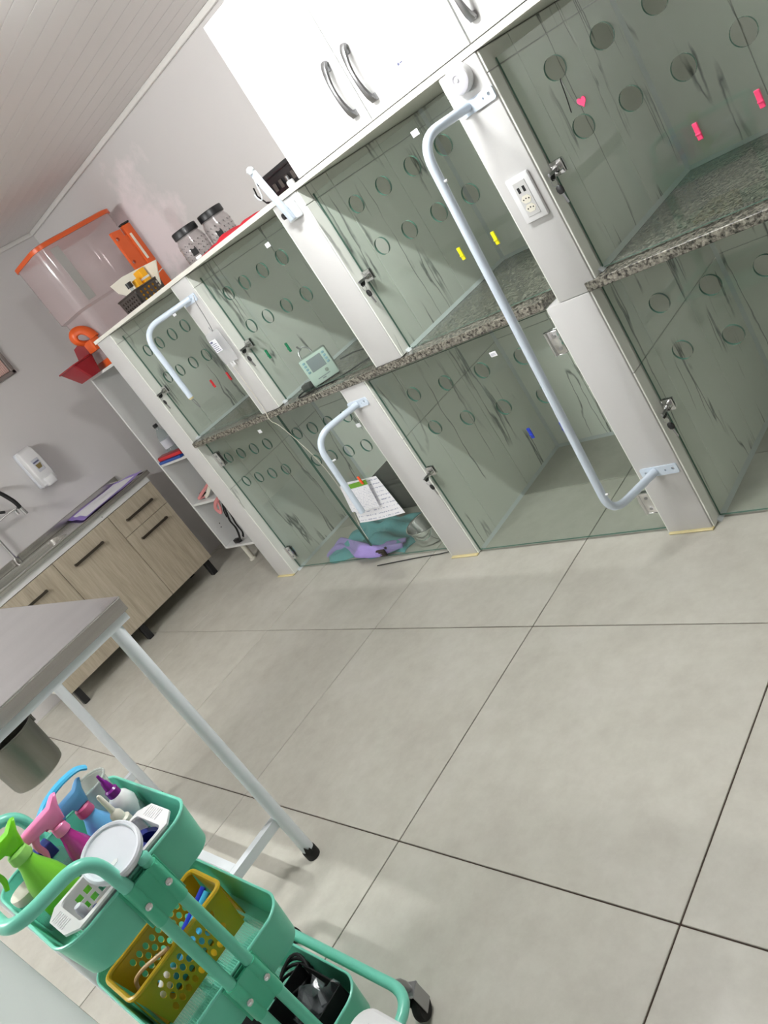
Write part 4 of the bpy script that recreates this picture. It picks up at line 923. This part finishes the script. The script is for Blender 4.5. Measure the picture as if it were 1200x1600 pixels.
# ------------------------------------------------------------------ mint trolley
KX0, KX1, KY0, KY1 = -.092, .336, -.702, -.392
cart = thing('utility_trolley', 'mint green three-tier trolley full of bottles and baskets', 'trolley', ((KX0 + KX1) / 2, (KY0 + KY1) / 2, 0))
def tray(zb, ztp):
    q = MB(); th = .003
    o1 = [(a, b, zb) for a, b in rrect(KX0 + .010, KX1 - .010, KY0 + .010, KY1 - .010, .05, 8)]; o2 = [(a, b, ztp) for a, b in rrect(KX0, KX1, KY0, KY1, .055, 8)]
    i2 = [(a, b, ztp) for a, b in rrect(KX0 + th, KX1 - th, KY0 + th, KY1 - th, .052, 8)]; i1 = [(a, b, zb + .003) for a, b in rrect(KX0 + .013, KX1 - .013, KY0 + .013, KY1 - .013, .047, 8)]
    f1 = [(a, b, zb + .003) for a, b in rrect(KX0 + .035, KX1 - .035, KY0 + .035, KY1 - .035, .03, 8)]; f2 = [(a, b, zb) for a, b in rrect(KX0 + .035, KX1 - .035, KY0 + .035, KY1 - .035, .03, 8)]
    q.loft([o1, o2, i2, i1, f1, f2, o1], False, False)
    tr = obj('tray', q, 'mint', cart, 50)
    obj('rim', MB().tube([(a, b, ztp) for a, b in rrect(KX0 + .001, KX1 - .001, KY0 + .001, KY1 - .001, .055, 8)], .0032, 8, True), 'mint_light', tr)
    q = MB(); n = 0
    x = KX0 + .032
    while x < KX1 - .03: q.box(x, x + .0017, KY0 + .03, KY1 - .03, zb + .0005, zb + .0022); x += .0052
    yy = KY0 + .032
    while yy < KY1 - .03: q.box(KX0 + .03, KX1 - .03, yy, yy + .0017, zb + .001, zb + .0027); yy += .0052
    m_ = obj('mesh_floor', q, 'mint_light', tr, None); m_['kind'] = 'stuff'
TR = [(.658, .746), (.360, .450), (.078, .166)]
for a, b in TR: tray(a, b)
for xs, sg in ((KX1 + .0135, 1), (KX0 - .0135, -1)):
    for yy in (-.516, -.566):
        top = .752 if yy > -.55 else .74
        obj('post', MB().tube([(xs, yy, .10), (xs, yy, top)], .0115, 14), 'mint', cart)
    obj('post_cap', MB().lathe([(.0125, 0), (.0125, .010), (.010, .014), (.0001, .015)], (xs, -.516, .752), n=16), 'mint_light', cart)
    for a, b in TR:
        x0, x1 = (KX1 + .0005, KX1 + .004) if sg > 0 else (KX0 - .004, KX0 - .0005)
        q = MB().rbox(x0, x1, -.584, -.498, b - .098, b - .004, .001, 1)
        for yy in (-.516, -.566):
            rings = [[(xs + .0135 * math.cos(a_) , yy + .0135 * math.sin(a_), z) for a_ in [2 * PI * i / 16 for i in range(16)]] for z in (b - .098, b - .004)]
            q.loft(rings)
        q.rbox(xs + sg * .004 - .004, xs + sg * .004 + .004, -.56, -.522, b - .098, b - .004, .001, 1)
        br = obj('bracket', q, 'mint_dark', cart, 40)
        for yy in (-.516, -.566): obj('screw', MB().lathe([(.0075, 0), (.007, .003), (.004, .005), (.0001, .0055)], (xs + sg * .0132, yy, b - .05), (sg, 0, 0), 14), 'chrome', br)
hx0, hx1 = KX0 - .0135, KX1 + .0135
obj('handle', MB().tube(bend([(hx1, -.566, .738), (hx1, -.572, .845), (hx1, -.724, .853), (hx0, -.724, .853), (hx0, -.572, .845), (hx0, -.566, .738)], .055, 10), .0128, 14), 'mint_light', cart)
obj('base_frame', MB().tube(bend([(.10, -.366, .138), (.462, -.366, .138), (.462, -.728, .138), (-.218, -.728, .138), (-.218, -.366, .138), (.10, -.366, .138)], .075, 8)[:-1], .0125, 12, True), 'mint_light', cart)
obj('base_strut', MB().tube([(.462, -.53, .134), (hx1, -.53, .108), (.2, -.53, .07), (hx0, -.53, .108), (-.218, -.53, .134)], .009, 10), 'mint', cart)
for x in (.383, -.14):
    for yy in (-.345, -.749):
        cs = 1 if yy > -.5 else -1; ra = M.Translation(V((x, yy, 0))) @ M.Rotation(math.radians(-62 if x > 0 else 20), 4, 'Z')
        q = MB().tube([(x, yy - .022 * cs, .134), (x, yy - .004 * cs, .115), (x, yy, .10), (x, yy, .075)], .008, 10)
        q.rbox(-.016, .02, -.0145, -.0115, .022, .08, .001, 1, mx=ra).rbox(-.016, .02, .0115, .0145, .022, .08, .001, 1, mx=ra).rbox(-.018, .018, -.015, .015, .074, .082, .002, 1, mx=ra)
        c = obj('caster', q, 'satin_metal', cart)
        obj('wheel', MB().lathe([(.008, -.010), (.026, -.010), (.0285, -.006), (.0285, .006), (.026, .010), (.008, .010)], ra @ V((.008, 0, .0286)), ra.to_3x3() @ V((0, 1, 0)), 28), 'black_rubber', c)
# ---- top tray contents
ZT1 = TR[0][0] + .0035
wx0, wx1, wy0, wy1 = .203, .322, -.652, -.450
t = thing('white_basket', 'white plastic basket with square holes along the trolley front, top tier', 'basket', (.272, -.552, ZT1))
q = MB(); hgt = .090
sq = lambda x, z, s: [(x - s, z - s), (x + s, z - s), (x + s, z + s), (x - s, z + s)]
wallplate(q, (wx0, wy1, 0), (wx0, wy0, 0), ZT1, ZT1 + hgt, .008, .002, [sq(.03 + i * .02, .03 + k * .02, .0065) for i in range(8) for k in range(3)])
wallplate(q, (wx1, wy0, 0), (wx1, wy1, 0), ZT1, ZT1 + hgt, .008, .002, [])
wallplate(q, (wx0, wy0, 0), (wx1, wy0, 0), ZT1, ZT1 + hgt, .008, .002, [sq(.025 + i * .02, .03 + k * .02, .0065) for i in range(3) for k in range(2)])
wallplate(q, (wx1, wy1, 0), (wx0, wy1, 0), ZT1, ZT1 + hgt, .008, .002, [])
q.box(wx0 + .008, wx1 - .008, wy0 + .008, wy1 - .008, ZT1, ZT1 + .002)
obj('body', q, 'white_plastic', t, None)
oc = [(wx0 - .006, wy0 - .004), (wx0 + .02, wy0 - .026), (wx1 - .02, wy0 - .026), (wx1 + .008, wy0 - .004), (wx1 + .008, wy1 + .004), (wx1 - .02, wy1 + .028), (wx0 + .02, wy1 + .028), (wx0 - .006, wy1 + .004)]
obj('rim', MB().plate(oc, [rrect(wx0 + .002, wx1 - .002, wy0 + .004, wy1 - .004, .012, 4)], .005, frame((0, 0, ZT1 + hgt), (1, 0, 0), (0, 1, 0), (0, 0, 1))), 'white_plastic', t, None)
q = MB()
for i in range(7): q.box(wx0 + .024 + i * .0085, wx0 + .027 + i * .0085, wy0 - .022, wy0 - .002, ZT1 + hgt + .005, ZT1 + hgt + .0062); q.box(wx0 + .024 + i * .0085, wx0 + .027 + i * .0085, wy1 + .002, wy1 + .024, ZT1 + hgt + .005, ZT1 + hgt + .0062)
obj('grip_rib', q, 'white_plastic', t, None, kind='stuff')
ax = V((.42, -.06, .9)).normalized(); cc = V((.312, -.540, .798))
t = thing('white_tub', 'round white tub with a recessed lid lying in the white basket', 'tub', (.27, -.54, ZT1 + .003))
obj('body', MB().lathe([(.036, 0), (.042, .085)], cc - ax * .088, ax, 32), 'white_plastic', t)
obj('lid', MB().lathe([(.0565, -.012), (.0575, -.008), (.0575, .0), (.054, .003), (.050, .0015), (.0485, -.002), (.0001, -.002)], cc, ax, 40), 'grey_white_plastic', t)
fr = axisframe(cc - ax * .0018, ax, (0, 1, 0))
obj('lid_plaque', MB().plate([(-.022, -.026), (-.006, -.026), (-.002, -.022), (-.006, -.018), (-.022, -.018), (-.026, -.022)], [], .0008, fr), 'white_plastic', t, None)
single('blue_roll', 'dark blue tape roll at the far end of the white basket', 'roll', MB().lathe([(.018, -.012), (.032, -.012), (.032, .012), (.018, .012), (.018, -.012)], (.270, -.478, .725), (.3, .5, .8), 28), 'navy', (.270, -.478, .70))
t = thing('brush', 'bristle brush with a dark blue handle in the near end of the white basket', 'brush', (.285, -.62, ZT1 + .003))
obj('bristle', MB().rbox(-.018, .018, -.022, .022, 0, .06, .006, 2, mx=axisframe((.283, -.600, .675), (.15, .1, 1))), 'tan_bristle', t)
obj('handle', MB().rbox(-.018, .018, -.006, .006, 0, .075, .004, 2, mx=axisframe((.298, -.626, .668), (.05, .15, 1))), 'navy', t)
t = thing('small_bottle', 'tiny translucent bottle cap at the near corner of the white basket', 'bottle', (.27, -.648, ZT1 + .003))
obj('body', MB().lathe([(.011, 0), (.012, .003), (.012, .055), (.007, .062)], (.262, -.632, ZT1 + .003), n=14), 'bottle_clear', t)
obj('cap', MB().lathe([(.009, .062), (.0095, .08), (.007, .09), (.0001, .0905)], (.262, -.632, ZT1 + .003), n=14), 'label_grey', t)
def spray(lab, x, yy, z0, zc, rb, mats, nozzle, sc_=1.0, lever=False):
    """trigger spray bottle: nozzle to -Y"""
    body, head, collar = mats
    t = thing('spray_bottle', lab, 'bottle', (x, yy, z0), group='trigger spray bottles on the trolley')
    H = zc - z0
    obj('bottle', MB().lathe([(rb * .85, 0), (rb, .006), (rb, H * .5), (rb * .85, H * .68), (rb * .5, H * .9), (rb * .42, H)], (x, yy, z0), n=28), body, t, 50)
    obj('collar', MB().lathe([(rb * .52, 0), (rb * .55, .003), (rb * .5, .02 * sc_), (rb * .36, .024 * sc_)], (x, yy, zc - .001), n=24), collar, t)
    s_ = sc_; z1 = zc + .022 * s_
    prof = [(yy + .020 * s_, z1), (yy + .028 * s_, z1 + .030 * s_), (yy + .040 * s_, z1 + .052 * s_), (yy + .034 * s_, z1 + .054 * s_), (yy + .016 * s_, z1 + .042 * s_), (yy - .05 * s_, z1 + .040 * s_), (yy - .07 * s_, z1 + .036 * s_), (yy - .072 * s_, z1 + .018 * s_), (yy - .05 * s_, z1 + .014 * s_), (yy - .018 * s_, z1 + .010 * s_), (yy - .013 * s_, z1)]
    cy_ = sum(a for a, b in prof) / len(prof); cz_ = sum(b for a, b in prof) / len(prof)
    rings = [[(x + dx * s_, cy_ + (a - cy_) * k, cz_ + (b - cz_) * k) for a, b in prof] for dx, k in ((-.012, .72), (-.010, .9), (-.005, 1), (.005, 1), (.010, .9), (.012, .72))]
    obj('head', MB().loft(rings), head, t, 60)
    obj('nozzle', MB().cyl((x, yy - .071 * s_, z1 + .027 * s_), (x, yy - .084 * s_, z1 + .027 * s_), .010 * s_, .008 * s_, 14), nozzle, t)
    tp_ = smoothpath([(x, yy - .042 * s_, z1 + .016 * s_), (x, yy - .052 * s_, z1 - .002 * s_), (x, yy - .050 * s_, z1 - .025 * s_), (x, yy - .058 * s_, z1 - .045 * s_)], 4)
    obj('trigger', MB().tube(tp_, [.0085 * s_ * (1 - .45 * i / (len(tp_) - 1)) for i in range(len(tp_))], 10, flat=.8), nozzle if lever else head, t)
    return t
spray('lime green spray bottle at the near end of the trolley', .105, -.628, ZT1, .832, .040, ('lime_bottle', 'lime_plastic', 'green_white'), 'lime_plastic', .95)
spray('magenta spray bottle with a pink trigger head', .088, -.549, ZT1, .80, .030, ('magenta_clear', 'pink_plastic', 'pink_plastic'), 'pink_plastic', .95)
# blue bottle with lever head
t = spray('sky blue spray bottle with a rose collar', .052, -.492, ZT1, .775, .034, ('sky_plastic', 'sky_plastic', 'rose_plastic'), 'rose_plastic', .9)
obj('lever', MB().tube(smoothpath([(.052, -.56, .842), (.052, -.53, .856), (.052, -.49, .862), (.052, -.452, .858), (.052, -.435, .846)], 5), .006, 8, flat=2.2), 'cyan_plastic', t)
t = thing('dropper_bottle', 'white bottle with a purple pointed cap', 'bottle', (.06, -.428, ZT1))
obj('body', MB().lathe([(.026, 0), (.028, .004), (.028, .07), (.022, .09), (.013, .098)], (.06, -.432, ZT1), n=24), 'white_plastic', t)
obj('cap', MB().lathe([(.0145, .096), (.0145, .112), (.010, .116), (.007, .135), (.0045, .138), (.003, .155), (.0001, .156)], (.06, -.432, ZT1), n=18), 'purple_plastic', t)
fr = axisframe((.06 + .0283 * .80, -.432 - .0283 * .6, ZT1 + .04), (.8, -.6, 0), (.6, .8, 0))
obj('label_print', MB().plate([(-.012, -.008), (.0, -.008), (.0, .006), (-.012, .006)], [], .0008, fr), 'green_print', t, None)
t = thing('dropper_bottle', 'blue bottle with a long white nozzle cap', 'bottle', (.13, -.472, ZT1))
obj('body', MB().lathe([(.022, 0), (.024, .004), (.024, .05), (.019, .062)], (.135, -.468, ZT1), n=22), 'sky_plastic', t)
obj('cap', MB().lathe([(.019, .060), (.019, .082), (.014, .086), (.013, .100), (.0065, .108), (.005, .150), (.003, .154), (.0001, .1545)], (.135, -.468, ZT1), n=18), 'cream_plastic', t)
t = thing('clear_bottle', 'clear bottle with a navy label between the lime and magenta sprays', 'bottle', (.035, -.590, ZT1))
obj('body', MB().lathe([(.03, 0), (.033, .004), (.033, .075), (.024, .100), (.012, .112), (.012, .125)], (.035, -.590, ZT1), n=24), 'bottle_clear', t)
obj('label', MB().lathe([(.0335, .02), (.0335, .06)], (.035, -.590, ZT1), n=24), 'bottle_clear', t)
obj('hang_tag', MB().rbox(.02, .06, -.64, -.575, ZT1 + .105, ZT1 + .135, .002, 1), 'navy', t)
t = thing('clear_jug', 'translucent measuring jug at the far back of the top tier', 'jug', (-.02, -.45, ZT1))
obj('body', MB().lathe([(.034, 0), (.04, .1), (.043, .125), (.046, .128), (.042, .124), (.032, .004), (.0001, .004)], (-.02, -.448, ZT1), n=28), 'jug_clear', t)
obj('rim', MB().tube([(-.02 + .045 * math.cos(a), -.448 + .045 * math.sin(a), ZT1 + .128) for a in [i * PI / 16 for i in range(32)]], .003, 8, True), 'jug_clear', t)
# grey-lidded cup at near end
t = thing('clear_cup', 'clear cup with a pale lid next to the lime spray bottle', 'cup', (.02, -.665, ZT1))
obj('body', MB().lathe([(.022, 0), (.028, .085)], (.045, -.664, ZT1), n=20), 'bottle_clear', t)
obj('lid', MB().lathe([(.029, .085), (.030, .09), (.030, .102), (.0001, .103)], (.045, -.664, ZT1), n=20), 'cream_plastic', t)
# ---- middle tray contents
ZT2 = TR[1][0] + .0035
mx0, mx1, my0, my1 = .005, .140, -.682, -.428
t = thing('yellow_basket', 'mustard yellow perforated basket in the middle tier', 'basket', (.13, -.55, ZT2))
q = MB(); hg = .106; L_ = my1 - my0
el = lambda L, m, nx, nz, z0, dz: [circ(m + (L - 2 * m) * (i + .5 * (k % 2)) / nx, z0 + dz * k, .0062, 10, .0095) for i in range(nx) for k in range(nz)]
wallplate(q, (mx1, my0, 0), (mx1, my1, 0), ZT2, ZT2 + hg, .014, .003, el(L_, .04, 9, 4, .018, .0205))
wallplate(q, (mx0, my1, 0), (mx0, my0, 0), ZT2, ZT2 + hg, .014, .003, el(L_, .04, 9, 4, .018, .0205))
wallplate(q, (mx0, my0, 0), (mx1, my0, 0), ZT2, ZT2 + hg, .014, .003, [])
wallplate(q, (mx1, my1, 0), (mx0, my1, 0), ZT2, ZT2 + hg, .014, .003, [])
q.box(mx0 + .006, mx1 - .006, my0 + .006, my1 - .006, ZT2, ZT2 + .003)
obj('body', q, 'yellow_plastic', t, None)
obj('rim', MB().tube([(a, b, ZT2 + hg) for a, b in rrect(mx0 - .004, mx1 + .004, my0 - .004, my1 + .004, .02, 5)], .006, 8, True, flat=1.0), 'yellow_plastic', t)
zc_ = ZT2 + .004
single('marker_pen', 'dark blue marker pen lying in the yellow basket', 'pen', MB().cyl((.085, -.60, zc_ + .05), (.065, -.44, zc_ + .085), .007, n=12).cyl((.088, -.62, zc_ + .045), (.085, -.60, zc_ + .05), .0055, n=12), 'blue_plastic', (.075, -.5, zc_ + .04), 'pens in the yellow basket')
single('marker_pen', 'light blue pen lying in the yellow basket beside the dark blue one', 'pen', MB().cyl((.107, -.61, zc_ + .052), (.09, -.445, zc_ + .085), .008, n=12), 'cyan_plastic', (.1, -.5, zc_ + .04), 'pens in the yellow basket')
single('teal_packet', 'teal plastic packet in the bottom of the yellow basket', 'packet', MB().rbox(.045, .10, -.63, -.50, zc_, zc_ + .036, .01, 2), 'cyan_plastic', (.07, -.56, zc_))
single('rubber_tourniquet', 'tan rubber tube curled over the edge of the yellow basket', 'tube', MB().tube(smoothpath([(.120, -.575, zc_ + .098), (.10, -.60, zc_ + .094), (.07, -.632, zc_ + .085), (.045, -.655, zc_ + .065), (.055, -.664, zc_ + .035), (.09, -.662, zc_ + .012)], 6), .0045, 8), 'tan_rubber', (.08, -.62, zc_))
single('paper_roll', 'small rolled slip of paper in the near end of the yellow basket', 'paper', MB().cyl((.10, -.65, zc_ + .025), (.115, -.60, zc_ + .062), .013, n=14), 'paper', (.11, -.63, zc_ + .01))
# ---- bottom tray contents
ZT3 = TR[2][0] + .0035
t = thing('black_caddy', 'black open fabric box in the bottom tier of the trolley', 'box', (.22, -.5, ZT3))
q = MB(); cx0, cx1, cy0, cy1 = .15, .300, -.64, -.424
wallplate(q, (cx0, cy0, 0), (cx1, cy0, 0), ZT3, ZT3 + .10, .004, .003, []); wallplate(q, (cx1, cy0, 0), (cx1, cy1, 0), ZT3, ZT3 + .10, .004, .003, [])
wallplate(q, (cx1, cy1, 0), (cx0, cy1, 0), ZT3, ZT3 + .10, .004, .003, []); wallplate(q, (cx0, cy1, 0), (cx0, cy0, 0), ZT3, ZT3 + .10, .004, .003, [])
q.box(cx0, cx1, cy0, cy1, ZT3, ZT3 + .003); obj('body', q, 'black_fabric', t, None)
obj('divider', MB().rbox(.24, .297, -.52, -.50, ZT3 + .004, ZT3 + .085, .004, 1), 'black_fabric', t)
clear('packet_film', (225, 228, 230), .22, (190, 194, 198), .08, 1.6)
def foil(lab, c, s, seed):
    rnd = random.Random(seed); q = MB()
    P = [[(c[0] + s[0] * (rnd.random() - .5) * 1.2, c[1] + s[1] * (2 * u / 5 - 1), c[2] + s[2] * (2 * v / 6 - 1) * (1 - .35 * abs(2 * u / 5 - 1) * rnd.random())) for u in range(6)] for v in range(7)]
    q.grid(lambda u, v: P[round(v * 6)][round(u * 5)], 5, 6)
    q.grid(lambda u, v: tuple(V(P[round(v * 6)][round(u * 5)]) + V((.012 * math.sin(PI * u) * math.sin(PI * v) + .001, 0, 0))), 5, 6)
    single('clear_packet', lab, 'packet', q, 'packet_film', (c[0], c[1], c[2] - s[2]), 'crinkled clear packets', smooth=None)
foil('crinkled clear packet in the black box, the larger one', (.222, -.475, ZT3 + .062), (.03, .045, .055), 5)
foil('crinkled clear packet in the black box, the small one at the far end', (.275, -.445, ZT3 + .06), (.025, .028, .052), 9)
q = MB()
for k in range(5): q.tube([(.09 + .012 * k * .4 + .042 * math.cos(a), -.455 + .05 * math.sin(a), ZT3 + .012 + .014 * k + .012 * math.sin(2 * a + k)) for a in [i * PI / 14 for i in range(28)]], .0042, 8, True)
single('cable_coil', 'coil of black cable in the bottom tier behind the black box', 'cable', q, 'black_rubber', (.09, -.455, ZT3))
single('dark_pouch', 'black pouch in the bottom tier under the cable coil side', 'pouch', MB().rbox(-.03, .13, -.66, -.53, ZT3, ZT3 + .07, .02, 3), 'black_fabric', (.05, -.6, ZT3))
# ------------------------------------------------------------------ white bin and glass panel near the camera
t = thing('white_bin', 'white plastic bin with a grip slot in its lid at the bottom edge', 'bin', (.63, -.58, 0))
obj('body', MB().loft([[(a, b, z) for a, b in rrect(.535 + i, .735 - i, -.72 + i, -.462 - i, .03, 5)] for i, z in ((.02, 0), (.004, .29))]), 'white_plastic', t)
obj('lid', MB().loft([[(a, b, z) for a, b in rrect(.528 + i, .742 - i, -.727 + i, -.455 - i, .04, 6)] for i, z in ((0, .29), (0, .312), (.006, .318))]), 'white_plastic', t, 40)
obj('grip_slot', MB().rbox(.572, .70, -.505, -.482, .3175, .3195, .001, 1), 'label_grey', t)
t = thing('glass_screen', 'pale frosted glass screen cut off by the lower left corner', 'screen', (.6, -.95, 0))
q = MB().plate([(-1.25, .02), (-.729, .02), (-.729, 1.12), (-1.25, 1.12)], [], .01, frame((.595, 0, 0), (0, 1, 0), (0, 0, 1), (1, 0, 0)), 0, 1)
obj('pane', q, ['frosted_glass', 'glass_edge'], t, None)
for yy in (-1.2, -.80): obj('foot', MB().rbox(.56, .64, yy - .02, yy + .02, 0, .03, .004, 1), 'satin_metal', t)
